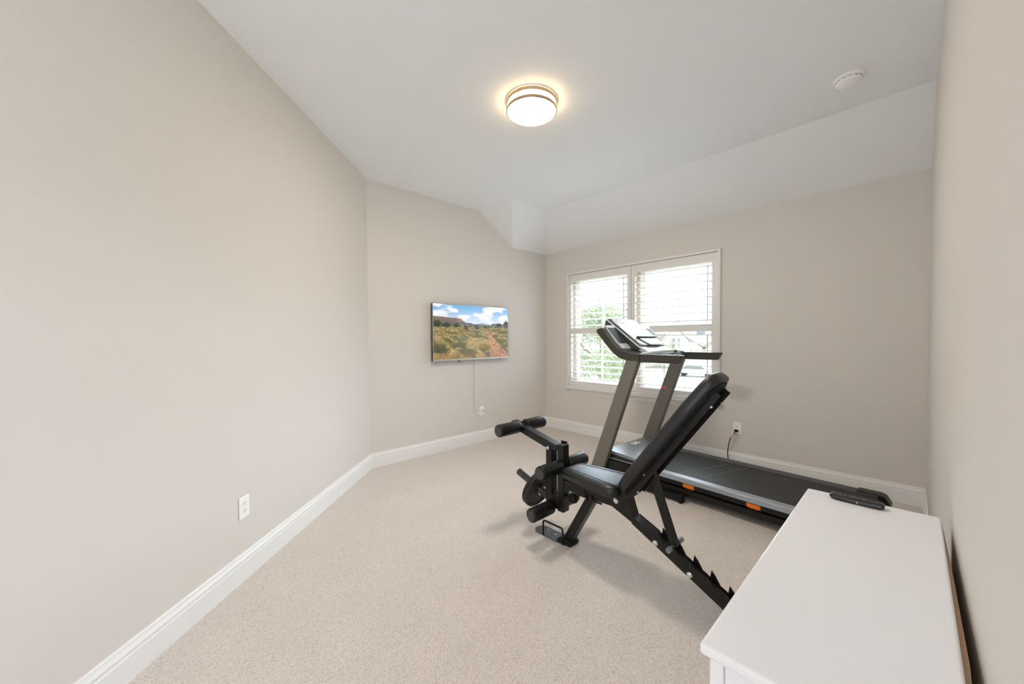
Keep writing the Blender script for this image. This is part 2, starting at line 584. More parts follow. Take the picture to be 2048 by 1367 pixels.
# ------------------------------------------------------------------ smoke detector
sx_, sy_ = -0.302, 3.155
t = empty('smoke_detector', (sx_, sy_, ZC), label='round white smoke detector on the ceiling above the right end of the room', cat='smoke detector')
of = t.location
b = MB(of)
b.lathe([(0.074, 0), (0.074, 0.010), (0.070, 0.014)], (sx_, sy_, ZC), (0, 0, -1), 40)
b.build('base_plate', M['white'], t)
b = MB(of)
b.lathe([(0.062, 0.012), (0.062, 0.018), (0.067, 0.019), (0.066, 0.030), (0.058, 0.038), (0.03, 0.043), (0.001, 0.044)], (sx_, sy_, ZC), (0, 0, -1), 40)
cv = b.build('cover', M['white'], t)
b = MB(of)
b.lathe([(0.010, 0.036), (0.010, 0.044), (0.007, 0.046)], (sx_ - 0.028, sy_ + 0.025, ZC), (0, 0, -1), 16)
b.build('test_button', M['white'], cv)
b = MB(of)
for i in range(14):
    a = 2 * PI * i / 14
    c, s_ = math.cos(a), math.sin(a)
    b.beam((sx_ + 0.0655 * c - 0.010 * s_, sy_ + 0.0655 * s_ + 0.010 * c, ZC - 0.022), (sx_ + 0.0655 * c + 0.010 * s_, sy_ + 0.0655 * s_ - 0.010 * c, ZC - 0.022), 0.004, 0.002)
b.build('vent_slots', M['slot'], cv)


# ------------------------------------------------------------------ wall outlets
def outlet(p, nrm, label, plugged=None):
    """duplex outlet centred at p on a wall whose inward normal is nrm; local u runs along the wall"""
    nv = Vector((*nrm, 0)).normalized()
    ang = math.atan2(nv.x, -nv.y)
    t = empty('wall_outlet', p, ang, label, 'wall outlet', 'white duplex wall outlets')
    b = MB()
    b.box(-0.0375, 0.0375, -0.006, 0, -0.0595, 0.0595)
    pl = b.build('cover_plate', M['white'], t, bev=0.003)
    for z in (-0.0195, 0.0195):
        b = MB()
        pr = []
        for k in range(24):
            a = 2 * PI * k / 24
            pr.append((0.0172 * math.cos(a), max(-0.0135, min(0.0135, 0.0172 * math.sin(a))) + z))
        b.prism_y(pr, -0.0085, -0.004)
        rc = b.build('receptacle', M['white'], t, bev=0.001)
        b = MB()
        for x in (-0.0065, 0.0065):
            b.box(x - 0.0012, x + 0.0012, -0.0088, -0.007, z + 0.000, z + 0.008)
        b.cyl((0, -0.007, z - 0.006), (0, -0.0088, z - 0.006), 0.0026, 10)
        b.build('slots', M['slot'], rc)
    b = MB()
    b.cyl((0, -0.005, 0), (0, -0.0072, 0), 0.003, 10)
    b.build('screw', M['white'], t)
    return t


outlet((-2.529, 0.3195, 0.394), (-NX, -NY), 'white duplex outlet low on the angled left wall, nothing plugged in')
outlet((XL, 2.970, 0.397), (1, 0), 'white duplex outlet on the wall below the television, beside the cable cover')
outlet((-1.217, YW, 0.395), (0, -1), 'white duplex outlet under the window, with a black plug in it')

# ------------------------------------------------------------------ television
TY0, TY1, TZ0, TZ1 = 2.236, 3.382, 1.058, 1.722
TX = XL + 0.062
t = empty('television', (XL, (TY0 + TY1) / 2, TZ0), label='flat wall-mounted television showing a desert grassland under a blue sky', cat='television')
of = t.location
b = MB(of)
b.box(TX - 0.03, TX - 0.002, TY0, TY1, TZ0, TZ1)
b.box(TX - 0.048, TX - 0.03, TY0 + 0.12, TY1 - 0.12, TZ0 + 0.03, TZ1 - 0.22)
b.build('housing', M['tvblack'], t, bev=0.004)
b = MB(of)
b.box(TX - 0.002, TX + 0.003, TY0, TY1, TZ0, TZ0 + 0.020)
b.box(TX - 0.002, TX + 0.003, TY0, TY0 + 0.005, TZ0 + 0.020, TZ1)
b.box(TX - 0.002, TX + 0.003, TY1 - 0.005, TY1, TZ0 + 0.020, TZ1)
b.box(TX - 0.002, TX + 0.003, TY0 + 0.005, TY1 - 0.005, TZ1 - 0.005, TZ1)
b.build('bezel', M['tvsilver'], t, bev=0.0015, label='silver bezel')
for a, c, d in ((2.585, 2.600, 0.022), (3.235, 3.250, 0.008)):
    b = MB(of)
    b.box(TX - 0.012, TX + 0.002, a, c, TZ0 - d, TZ0 - 0.001)
    b.build('sensor_tab', M['tvblack'], t, bev=0.002)
b = MB(of)
b.box(XL, TX - 0.048, 2.62, 3.0, 1.25, 1.55)
b.build('wall_mount', M['tvblack'], t)


# the picture on the screen: painted into a fine grid of vertex colours
def vnoise(x, y, seed):
    xi, yi = np.floor(x).astype(int), np.floor(y).astype(int)
    fx, fy = x - xi, y - yi
    fx, fy = fx * fx * (3 - 2 * fx), fy * fy * (3 - 2 * fy)

    def h(a, c):
        n = (a * 374761393 + c * 668265263 + seed * 974711) & 0x7fffffff
        n = ((n ^ (n >> 13)) * 1274126177) & 0x7fffffff
        return ((n ^ (n >> 16)) & 0xffff) / 65535.0
    return (h(xi, yi) * (1 - fx) + h(xi + 1, yi) * fx) * (1 - fy) + (h(xi, yi + 1) * (1 - fx) + h(xi + 1, yi + 1) * fx) * fy


def fbm(x, y, seed, o=4):
    r, a, s_ = 0, 0.5, 0
    for i in range(o):
        r = r + a * vnoise(x * 2 ** i, y * 2 ** i, seed + i)
        s_ += a
        a *= 0.5
    return r / s_


GW, GH = 420, 240
uu, vv = np.meshgrid(np.linspace(0, 1, GW), np.linspace(0, 1, GH))      # v = 0 at the bottom
asp = 1.72


def lerp(a, c, t):
    t = np.clip(t, 0, 1)[..., None]
    return a * (1 - t) + c * t


rgb = lambda r, g, b_: np.array([r, g, b_], float) / 255.0
HOR = 0.625
img = lerp(rgb(232, 240, 246)[None, None], rgb(120, 178, 228)[None, None], (vv - HOR) / (1 - HOR) * 1.15 - 0.05) * np.ones((GH, GW, 1))
cl = fbm(uu * 4.0 * asp - vv * 2, vv * 13 + uu * 2, 11, 5)
dens = np.clip((cl - 0.43 + 0.12 * (uu - 0.35) - 0.25 * np.clip((vv - 0.86), 0, 1) + 0.2 * np.exp(-((uu - 0.12) ** 2 + (vv - 0.88 + uu * 0.5) ** 2) / 0.02)) * 6, 0, 1)
img = lerp(img, lerp(rgb(215, 222, 232)[None, None], rgb(252, 252, 253)[None, None], cl * 2 - 0.4), dens)


def over(mask, col):
    global img
    img = lerp(img, col * np.ones((GH, GW, 1)), mask.astype(float))


tex = fbm(uu * 40 * asp, vv * 60, 5, 4)
# far ridge, left mesa, right mesa
rid = HOR + 0.03 + 0.012 * np.sin(uu * 23)
over((vv < rid) & (vv > 0.5), rgb(122, 142, 168)[None, None])
ml = np.interp(uu, [0, .03, .3, .34, .37, .40, .47, .5, .56, .6, .64], [.775, .775, .755, .745, .70, .675, .67, .65, .65, .63, .60]) + (tex - .5) * 0.012
over((vv < ml) & (vv > 0.5), lerp(rgb(92, 98, 104)[None, None], rgb(134, 112, 100)[None, None], (vv - 0.62) / 0.13 + (tex - 0.5)))
over((vv < ml) & (vv > 0.5) & (np.abs(uu - 0.325) < 0.035) & (vv > 0.69), rgb(165, 125, 105)[None, None])
mr = np.interp(uu, [.68, .73, .76, .80, .93, .96, 1], [.60, .625, .672, .675, .665, .64, .63])
over((vv < mr) & (vv > 0.5) & (uu > 0.66), lerp(rgb(84, 104, 138)[None, None], rgb(110, 120, 140)[None, None], tex))
# plain
dep = np.clip((HOR - vv) / HOR, 0, 1) + 1e-3
gx, gy = uu * asp, 1.0 / (0.06 + dep)
g1 = fbm((uu - .5) * 30 / (0.25 + dep), gy * 7, 21, 5)
g2 = fbm(uu * asp * 9 / (0.3 + dep), gy * 2.5, 33, 4)
g3 = fbm(uu * 90 * asp, vv * 45, 51, 3)
grass = lerp(rgb(128, 106, 60)[None, None], rgb(206, 182, 122)[None, None], g1 * 1.5 - 0.2)
grass = lerp(grass, rgb(98, 92, 54)[None, None], np.clip((g2 - 0.44) * 4.2, 0, 0.85))
grass = grass * (0.72 + 0.56 * g3)[..., None]
grass = lerp(grass, rgb(150, 96, 40)[None, None], np.clip((dep - 0.78) * 1.4, 0, 0.35) * g1 * 1.6)
over((vv < HOR - 0.0) | ((vv < HOR + 0.012) & (tex > 0.5)), grass)
# trees along the horizon
band = fbm(uu * 28 * asp, vv * 30, 61, 3)
hh = 0.010 + 0.030 * np.clip(fbm(uu * 16, uu * 0, 71, 3) - 0.35, 0, 1) * 2
over((vv > HOR - 0.035) & (vv < HOR - 0.01 + hh) & (band > 0.47), lerp(rgb(56, 66, 38)[None, None], rgb(92, 98, 62)[None, None], band))


def blob(cx, cy, rx, ry, c0, c1, seed, rough=0.55):
    d = np.sqrt(((uu - cx) / rx) ** 2 + ((vv - cy) / ry) ** 2)
    n = fbm(uu * 50 * asp, vv * 50, seed, 3)
    over(d < 1 + (n - 0.5) * rough * 2, lerp(c0[None, None], c1[None, None], n * 1.6 - 0.4 + (vv - cy) / ry * 0.35))


dk, md, lt = rgb(38, 46, 26), rgb(80, 88, 48), rgb(116, 116, 66)
for cx, cy, rx, ry in ((.05, .655, .05, .055), (.16, .63, .05, .042), (.275, .625, .035, .038), (.86, .645, .045, .04), (.97, .675, .04, .06), (.40, .60, .03, .025), (.55, .585, .035, .028), (.66, .60, .03, .02)):
    blob(cx, cy, rx, ry, dk, md, int(cx * 100))
    over((np.abs(uu - cx) < 0.004) & (vv < cy) & (vv > cy - ry * 1.5), rgb(50, 42, 30)[None, None])
for cx, cy, rx, ry, a, c in ((.40, .555, .03, .025, dk, md), (.07, .20, .10, .09, rgb(70, 66, 50), lt), (.32, .26, .09, .06, rgb(92, 88, 52), lt), (.33, .37, .09, .04, rgb(98, 100, 76), rgb(136, 136, 104)),
                              (.55, .42, .05, .025, rgb(108, 92, 56), lt), (.64, .21, .10, .075, rgb(104, 88, 34), rgb(172, 138, 60)), (.88, .33, .10, .06, rgb(88, 86, 40), lt), (.93, .50, .09, .03, rgb(88, 80, 44), lt), (.95, .22, .07, .06, rgb(96, 80, 36), lt), (.80, .42, .05, .03, rgb(96, 92, 44), lt)):
    blob(cx, cy, rx, ry, a, c, int(cx * 300), 0.8)
# the dirt track
pc = np.interp(vv, [0, .1, .2, .3, .4, .5, .56], [.92, .86, .82, .78, .735, .70, .64])
pw = np.interp(vv, [0, .1, .2, .3, .4, .5, .56], [.17, .11, .07, .048, .034, .018, .006])
pn = fbm(uu * 30 * asp, vv * 24, 91, 4)
over((np.abs(uu - pc) < pw * (0.8 + 0.5 * pn)) & (vv < 0.56), lerp(rgb(146, 92, 64)[None, None], rgb(216, 168, 132)[None, None], pn * 1.5 - 0.3 + vv * 0.5))
for cx, cy, rx, ry in ((.305, .185, .028, .028), (.45, .185, .03, .014), (.70, .115, .03, .018), (.66, .10, .02, .012), (.43, .26, .012, .008)):
    blob(cx, cy, rx, ry, rgb(112, 96, 88), rgb(206, 188, 176), int(cx * 700), 0.4)
lin = np.where(img <= 0.04045, img / 12.92, ((np.clip(img, 0, 1) + 0.055) / 1.055) ** 2.4)
me = bpy.data.meshes.new('screen')
sy0, sy1, sz0, sz1 = TY0 + 0.005, TY1 - 0.005, TZ0 + 0.020, TZ1 - 0.005
vs = np.stack([np.full(GW * GH, TX + 0.0005), (sy0 + uu * (sy1 - sy0)).ravel(), (sz0 + vv * (sz1 - sz0)).ravel()], 1) - np.array(of)
idx = np.arange(GW * GH).reshape(GH, GW)
fc = np.stack([idx[:-1, :-1].ravel(), idx[:-1, 1:].ravel(), idx[1:, 1:].ravel(), idx[1:, :-1].ravel()], 1)
me.from_pydata(vs.tolist(), [], fc.tolist())
ca = me.color_attributes.new('picture', 'FLOAT_COLOR', 'POINT')
ca.data.foreach_set('color', np.concatenate([lin.reshape(-1, 3), np.ones((GW * GH, 1))], 1).astype(np.float32).ravel())
sm_ = bpy.data.materials.new('lit_screen')
sm_.use_nodes = True
nt = sm_.node_tree
pb = nt.nodes['Principled BSDF']
pb.inputs['Base Color'].default_value = (0.01, 0.01, 0.01, 1)
pb.inputs['Roughness'].default_value = 0.25
at_ = nt.nodes.new('ShaderNodeAttribute')
at_.attribute_name = 'picture'
nt.links.new(at_.outputs['Color'], pb.inputs['Emission Color'])
pb.inputs['Emission Strength'].default_value = 0.255
me.materials.append(sm_)
so = bpy.data.objects.new('screen', me)
C.objects.link(so)
so.parent = t

# cable cover and the short white lead to the outlet
b = MB((XL, 2.877, 0.4))
b.prism_z([(XL, 2.858), (XL + 0.012, 2.858), (XL + 0.019, 2.863), (XL + 0.019, 2.890), (XL + 0.012, 2.895), (XL, 2.895)], 0.385, 1.075)
o = b.build('cable_cover', M['channel'], smooth=20, loc=(XL, 2.877, 0.4))
tag(o, 'straight vertical wall-coloured cable cover running down from the television', 'cable cover')
t = empty('power_lead', (XL + 0.012, 2.90, 0.385), label='short white lead looping from the cable cover into the outlet below the television', cat='cord')
of = t.location
b = MB(of)
b.tube(smooth_path([(XL + 0.010, 2.876, 0.384), (XL + 0.012, 2.880, 0.370), (XL + 0.018, 2.905, 0.366), (XL + 0.026, 2.935, 0.372), (XL + 0.034, 2.958, 0.395)]), 0.0032, 8)
b.build('cord', M['white'], t)
b = MB(of)
b.box(XL + 0.009, XL + 0.036, 2.948, 2.992, 0.398, 0.424)
pg = b.build('plug', M['white'], t, bev=0.005)
b = MB(of)
b.box(XL + 0.036, XL + 0.0375, 2.958, 2.982, 0.405, 0.412)
b.build('rating_mark', M['tvblack'], pg)

# ------------------------------------------------------------------ dresser
X0, X1, Y0, Y1, DH = -0.270, 0.067, 0.718, 1.765, 0.733
t = empty('dresser', ((X0 + X1) / 2, (Y0 + Y1) / 2, 0), label='low white lacquered dresser standing along the right wall in the foreground', cat='dresser')
of = t.location
b = MB(of)
b.box(X0, X1, Y0, Y1, DH - 0.022, DH)
b.build('dresser_top', M['lacquer'], t, bev=0.007, seg=4)
b = MB(of)
bx0, by0, by1, bz1 = X0 + 0.014, Y0 + 0.014, Y1 - 0.014, DH - 0.022
for y0, y1, s_ in ((by0, by0 + 0.022, -1), (by1 - 0.022, by1, 1)):       # end panels: frame around a recessed field
    b.box(bx0, bx0 + 0.024, y0, y1, 0.0, bz1)
    b.box(X1 - 0.030, X1 - 0.006, y0, y1, 0.0, bz1)
    b.box(bx0 + 0.024, X1 - 0.030, y0, y1, 0.05, 0.10)
    b.box(bx0 + 0.024, X1 - 0.030, y0 + 0.006 if s_ < 0 else y0, y1 if s_ < 0 else y1 - 0.006, 0.10, bz1)
b.box(bx0 + 0.02, X1 - 0.01, by0 + 0.022, by1 - 0.022, 0.05, 0.07)
b.box(bx0 + 0.004, bx0 + 0.02, by0 + 0.022, by1 - 0.022, 0.05, 0.075)
b.build('carcass', M['lacquer'], t, bev=0.002)
b = MB(of)
b.prism_z([(X1 - 0.004, Y0 + 0.02), (X1 + 0.001, Y0 + 0.02), (X1 + 0.009, Y0 + 0.30), (X1 + 0.006, Y1 - 0.30), (X1 + 0.001, Y1 - 0.02), (X1 - 0.004, Y1 - 0.02)], 0.06, DH - 0.012)
b.build('back_panel', M['hardboard'], t, label='brown hardboard back panel bowing out behind the top')
yn = [(by0 + 0.026, (by0 + by1) / 2 - 0.003), ((by0 + by1) / 2 + 0.003, by1 - 0.026)]
zn = [0.079 + i * (bz1 - 0.079) / 3 for i in range(4)]
for y0, y1 in yn:
    for i in range(3):
        b = MB(of)
        b.box(bx0 + 0.001, bx0 + 0.019, y0, y1, zn[i] + 0.002, zn[i + 1] - 0.004)
        d = b.build('drawer', M['lacquer'], t, bev=0.003)
        for yy in (y0 + 0.12, y1 - 0.12):
            b = MB(of)
            b.lathe([(0.005, 0), (0.005, 0.012), (0.013, 0.018), (0.013, 0.024), (0.008, 0.027)], (bx0 + 0.001, yy, (zn[i] + zn[i + 1]) / 2), (-1, 0, 0), 16)
            b.build('knob', M['lacquer'], d)

# ------------------------------------------------------------------ remote control
t = empty('remote_control', (-0.128, 1.716, DH), math.radians(-2), 'slim black remote control lying on the white dresser', 'remote control')
b = MB()
rings = []
for i in range(21):
    s_ = -1 + 2 * i / 20
    x = s_ * 0.070
    hw = 0.0215 * (1 - 0.10 * s_ * s_) * (0.72 if abs(s_) > 0.97 else 1)
    lift = 0.004 * max(0, abs(s_) - 0.35) ** 1.3
    zt = 0.017 + lift - (0.004 if abs(s_) > 0.97 else 0)
    zb = lift + (0.003 if abs(s_) > 0.97 else 0) + 0.0003
    rings.append([(x, -hw * 0.75, zb), (x, hw * 0.75, zb), (x, hw, zb + 0.006), (x, hw * 0.9, zt - 0.002), (x, hw * 0.7, zt), (x, -hw * 0.7, zt), (x, -hw * 0.9, zt - 0.002), (x, -hw, zb + 0.006)])
b.loft(rings)
b.build('casing', M['remote'], t, smooth=35)
b = MB()
b.cyl((0.004, 0, 0.0165), (0.004, 0, 0.0185), 0.012, 24, 0.0005)
for i in range(3):
    for j in (-1, 0, 1):
        b.box(-0.055 + i * 0.014, -0.047 + i * 0.014, j * 0.010 - 0.003, j * 0.010 + 0.003, 0.0165, 0.0185)
        b.box(0.028 + i * 0.012, 0.034 + i * 0.012, j * 0.010 - 0.003, j * 0.010 + 0.003, 0.0165, 0.0185)
b.build('buttons', M['capgrey'], t)
b = MB()
b.cyl((0.003, -0.0205, 0.009), (0.003, -0.0222, 0.009), 0.002, 10)
b.build('indicator_dot', M['white'], t)

# ------------------------------------------------------------------ treadmill (local x: towards its rear, local y: towards the wall)
AR = math.radians(-4.3)
TO = Vector((-1.25, 2.945, 0))
tm = empty('treadmill', TO, AR, 'black and grey treadmill in front of the window, with console, handrails and orange cushions', 'treadmill')
for y0, y1 in ((0.0, 0.055), (0.795, 0.850)):
    b = MB()
    b.box(-0.98, -0.012, y0, y1, 0.012, 0.058)
    ft = b.build('base_foot', M['black'], tm, bev=0.004)
    b = MB()
    b.prism_y([(-0.02, 0), (0.004, 0), (0.004, 0.05), (0.016, 0.072), (0.002, 0.066), (-0.02, 0.060)], y0 - 0.002, y1 + 0.002)
    b.build('end_cap', M['rubber'], ft, bev=0.002)
    for xa, xb in ((-0.42, -0.36), (-0.985, -0.93)):
        b = MB()
        b.box(xa, xb, y0 + 0.004, y1 - 0.004, 0, 0.014)
        b.build('foot_pad', M['rubber'], ft)
b = MB()
b.box(-0.965, -0.90, 0.055, 0.795, 0.014, 0.056)
b.build('crossbar', M['black'], tm, bev=0.004)
for y0, y1 in ((0.0, 0.055), (0.795, 0.850)):
    b = MB()
    b.prism_y([(-0.925, 0.03), (-0.775, 0.03), (-0.379, 1.122), (-0.509, 1.122)], y0, y1)
    b.build('upright', M['graphite'], tm, bev=0.012, seg=3, label='graphite grey slanted upright')
# lower frame rails, deck, belt, foot rails
for y0, y1 in ((0.062, 0.100), (0.745, 0.785)):
    b = MB()
    b.box(-0.80, 1.02, y0, y1, 0.055, 0.098)
    b.build('frame_rail', M['black'], tm, bev=0.003)
for x in (-0.62, -0.05, 0.40, 0.80):
    b = MB()
    b.box(x, x + 0.04, 0.10, 0.745, 0.060, 0.093)
    b.build('cross_member', M['black'], tm, bev=0.002)
b = MB()
b.box(-0.50, 1.00, 0.115, 0.735, 0.155, 0.172)
b.build('deck_board', M['capgrey'], tm)
b = MB()   # a closed belt round its two rollers
pr = []
for k in range(13):
    a = PI / 2 - PI * k / 12
    pr.append((1.03 + 0.030 * math.cos(a), 0.158 + 0.030 * math.sin(a)))
for k in range(13):
    a = -PI / 2 - PI * k / 12
    pr.append((-0.47 + 0.030 * math.cos(a), 0.158 + 0.030 * math.sin(a)))
pin = [(x * 0.999, 0.158 + (z - 0.158) * 0.92) for x, z in pr]
n = len(pr)
V = [[b.v((x, y, z)) for x, z in q] for q in (pr, pin) for y in (0.128, 0.722)]
for i in range(n):
    j = (i + 1) % n
    for a, c in ((0, 1), (1, 3), (3, 2), (2, 0)):
        b.bm.faces.new((V[a][i], V[a][j], V[c][j], V[c][i]))
bt = b.build('running_belt', M['belt'], tm, smooth=50)
b = MB()
for (xa, ya), (xb, yb) in (((-0.09, 0.143), (0.083, 0.69)), ((0.068, 0.184), (0.231, 0.703))):
    b.beam((xa, ya, 0.1884), (xb, yb, 0.1884), 0.0022, 0.0008)
b.build('belt_line', mat('pale_belt_line', (0.30, 0.31, 0.32), 0.5), bt, label='thin pale line across the belt')
b = MB()
b.prism_y([(-0.50, 0.11), (1.035, 0.11), (1.035, 0.187), (-0.50, 0.187)], 0.070, 0.078)
b.prism_y([(-0.415, 0.150), (1.035, 0.150), (1.035, 0.190), (-0.415, 0.190)], 0.052, 0.070)
b.prism_y([(-0.50, 0.11), (1.035, 0.11), (1.035, 0.187), (-0.50, 0.187)], 0.772, 0.780)
b.prism_y([(-0.415, 0.150), (1.035, 0.150), (1.035, 0.190), (-0.415, 0.190)], 0.78, 0.798)
b.build('deck_skirt', M['black'], tm, bev=0.002)
b = MB()
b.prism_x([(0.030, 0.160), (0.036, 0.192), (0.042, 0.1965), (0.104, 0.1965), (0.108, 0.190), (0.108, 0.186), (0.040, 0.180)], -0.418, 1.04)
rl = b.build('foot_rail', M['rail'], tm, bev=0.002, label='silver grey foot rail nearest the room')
b = MB()
b.prism_x([(0.106, 0.180), (0.106, 0.1965), (0.124, 0.1945), (0.128, 0.188), (0.128, 0.180)], -0.418, 1.04)
b.build('rail_edge', M['black'], rl)
b = MB()
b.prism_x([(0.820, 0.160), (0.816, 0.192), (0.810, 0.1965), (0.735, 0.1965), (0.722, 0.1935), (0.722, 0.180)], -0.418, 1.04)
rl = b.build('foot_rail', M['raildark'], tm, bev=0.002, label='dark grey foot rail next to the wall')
b = MB()
for i in range(118):
    for j in range(3):
        x = -0.48 + i * 0.0125 + (0.006 if j % 2 else 0)
        b.box(x, x + 0.0055, 0.748 + j * 0.022, 0.7525 + j * 0.022, 0.1963, 0.1975)
b.build('grip_dots', M['consoleblack'], rl, smooth=0)
for x in (-0.012, 0.448):
    b = MB()
    b.prism_x([(0.056, 0.152), (0.100, 0.152), (0.100, 0.108), (0.066, 0.108), (0.048, 0.124), (0.046, 0.146)], x, x + 0.086)
    b.build('cushion', M['orange'], tm, bev=0.008, seg=3, label='orange deck cushion')
    b = MB()
    b.box(x + 0.02, x + 0.066, 0.068, 0.100, 0.094, 0.110)
    b.build('cushion_bracket', M['black'], tm)
for y0, y1 in ((0.024, 0.118), (0.728, 0.826)):
    b = MB()
    b.prism_y([(0.925, 0.120), (0.925, 0.204), (1.050, 0.204), (1.078, 0.194), (1.104, 0.150), (1.104, 0.105), (1.03, 0.100)], y0, y1)
    b.build('rear_end_cap', M['black'], tm, bev=0.008, seg=3)
    b = MB()
    b.cyl((1.03, (y0 + y1) / 2 - 0.02, 0.040), (1.03, (y0 + y1) / 2 + 0.02, 0.040), 0.040, 24, 0.004)
    b.box(1.015, 1.045, (y0 + y1) / 2 - 0.010, (y0 + y1) / 2 + 0.010, 0.040, 0.11)
    b.build('rear_foot', M['rubber'], tm)
# motor hood
b = MB()


def ring_h(z, gx0, gx1, gy):
    pts = rrect(gx0, gx1, 0.062 + gy, 0.788 - gy, 0.07, 6)
    return [(x, y, z + 0.012 * (1 - ((y - 0.425) / 0.37) ** 2) - max(0, (x + 0.58)) * 0.14) for x, y in pts]


b.loft([ring_h(0.226, -0.797, -0.413, 0.002), ring_h(0.238, -0.796, -0.414, 0.003), ring_h(0.246, -0.787, -0.423, 0.012)])
hd = b.build('motor_hood', M['hood'], tm, smooth=30, label='grey motor hood at the front')
b = MB()
b.loft([ring_h(0.184, -0.795, -0.415, 0.004), ring_h(0.2265, -0.795, -0.415, 0.004)])
b.build('hood_band', M['consoleblack'], tm, smooth=30)
b = MB()
b.prism_z(rrect(-0.800, -0.41, 0.060, 0.790, 0.07, 6), 0.100, 0.188)
b.build('motor_pan', M['consoleblack'], tm, bev=0.004)
b = MB()
b.box(-0.785, -0.43, 0.056, 0.062, 0.180, 0.187)
b.build('hood_trim', M['rail'], tm)
b = MB()
b.box(-0.80, -0.50, 0.040, 0.060, 0.075, 0.17)
b.build('side_cover', M['black'], tm, bev=0.004)
# the maker's mark: two rings joined by crossing strokes
b = MB()
lc = (-0.695, 0.435, 0.2585)


def flat_ring(c, rx, ry, wd, n=24):
    rings = []
    for i in range(n + 1):
        a = 2 * PI * i / n
        ca_, sa_ = math.cos(a), math.sin(a)
        rings.append([(c[0] + (rx + e * wd) * ca_, c[1] + (ry + e * wd) * sa_, c[2] + h) for e, h in ((-.5, -0.0012), (.5, -0.0012), (.5, 0.0012), (-.5, 0.0012))])
    b.loft(rings, cap=False)


for s_ in (-1, 1):
    flat_ring((lc[0], lc[1] + s_ * 0.034, lc[2]), 0.026, 0.020, 0.008)
b.beam((lc[0] - 0.024, lc[1] - 0.012, lc[2]), (lc[0] + 0.024, lc[1] + 0.012, lc[2]), 0.006, 0.0024)
b.beam((lc[0] - 0.024, lc[1] + 0.012, lc[2]), (lc[0] + 0.024, lc[1] - 0.012, lc[2]), 0.006, 0.0024)
b.build('hood_emblem', M['white'], hd, smooth=0, label='white double ring emblem')

# console arms and handrails
ARM = [(-0.372, 1.097), (-0.48, 1.104), (-0.585, 1.131), (-0.65, 1.176), (-0.712, 1.234), (-0.775, 1.300), (-0.836, 1.366), (-0.838, 1.380), (-0.829, 1.394), (-0.795, 1.404), (-0.763, 1.402),
       (-0.71, 1.335), (-0.655, 1.270), (-0.60, 1.222), (-0.53, 1.192), (-0.45, 1.173), (-0.372, 1.168)]
HR = [(-0.366, 1.097), (-0.029, 1.099), (-0.024, 1.102), (0.010, 1.164), (0.006, 1.168), (-0.366, 1.168)]
for y0, y1, far in ((0.0, 0.055, 0), (0.795, 0.850, 1)):
    b = MB()
    b.prism_y(ARM, y0, y1)
    b.build('console_arm', M['armgrey'], tm, bev=0.006, seg=3)
    b = MB()
    b.prism_y([(x - (0.048 if far else 0.008) if x > -0.3 else x, z) for x, z in HR], y0, y1)
    b.build('handrail', M['armgrey'], tm, bev=0.008, seg=3)
# console shell between the arms
SH = [(-0.40, 1.150), (-0.46, 1.158), (-0.53, 1.176), (-0.60, 1.205), (-0.655, 1.252), (-0.71, 1.318), (-0.763, 1.385), (-0.80, 1.396), (-0.825, 1.388), (-0.80, 1.345), (-0.735, 1.275), (-0.67, 1.210), (-0.59, 1.150), (-0.48, 1.120), (-0.40, 1.118)]
b = MB()
b.prism_y(SH, 0.055, 0.795)
b.build('console_shell', M['consolesilver'], tm, bev=0.004)


def along(s_, off=0.0):
    """a point (x, z) on the slanted console face: s_ = 0 at its foot, 1 at the top; off = height above it"""
    a, c = Vector((-0.490, 1.238)), Vector((-0.850, 1.502))
    d = (c - a)
    nrm = Vector((-d.y, d.x)).normalized()
    nrm = nrm if nrm.y > 0 else -nrm
    q = a + d * s_ + nrm * off
    return (q.x, q.y)


# raised centre console: pale face on a black edge on a silver layer
b = MB()
b.prism_y([along(-0.06, -0.022), along(1.03, -0.022), along(0.93, -0.16), along(0.35, -0.13), along(0.0, -0.05)], 0.195, 0.632)
b.build('console_back', M['armgrey'], tm, bev=0.006)
b = MB()
b.prism_y([along(-0.05, -0.022), along(1.03, -0.022), along(1.02, -0.010), along(-0.04, -0.010)], 0.188, 0.642)
b.build('console_rim', M['consolesilver'], tm, bev=0.004)
b = MB()
b.prism_y([along(0.0, -0.011), along(1.0, -0.011), along(1.0, -0.001), along(0.0, -0.001)], 0.203, 0.624)
b.build('console_edge', M['consoleblack'], tm, bev=0.003)


def slab(bb, s0, s1, y0, y1, o0, o1, r=0.02, y0t=None, y1t=None):
    """rounded plate lying on the console face"""
    y0t = y0 if y0t is None else y0t
    y1t = y1 if y1t is None else y1t
    L_ = 0.4465
    pts = rrect(s0 * L_, s1 * L_, 0, 1, 0.001, 1) if r is None else None
    prof = rrect(s0 * L_, s1 * L_, y0, y1, r, 4)
    rings = []
    for o_ in (o0, o1):
        ring = []
        for q, y in prof:
            f_ = (q / L_ - s0) / (s1 - s0)
            yy = y0 + (y - y0) * 1.0
            k = (y - y0) / (y1 - y0)
            lo, hi = y0 + (y0t - y0) * f_, y1 + (y1t - y1) * f_
            x, z = along(q / L_, o_)
            ring.append((x, lo + (hi - lo) * k, z))
        rings.append(ring)
    bb.loft(rings)


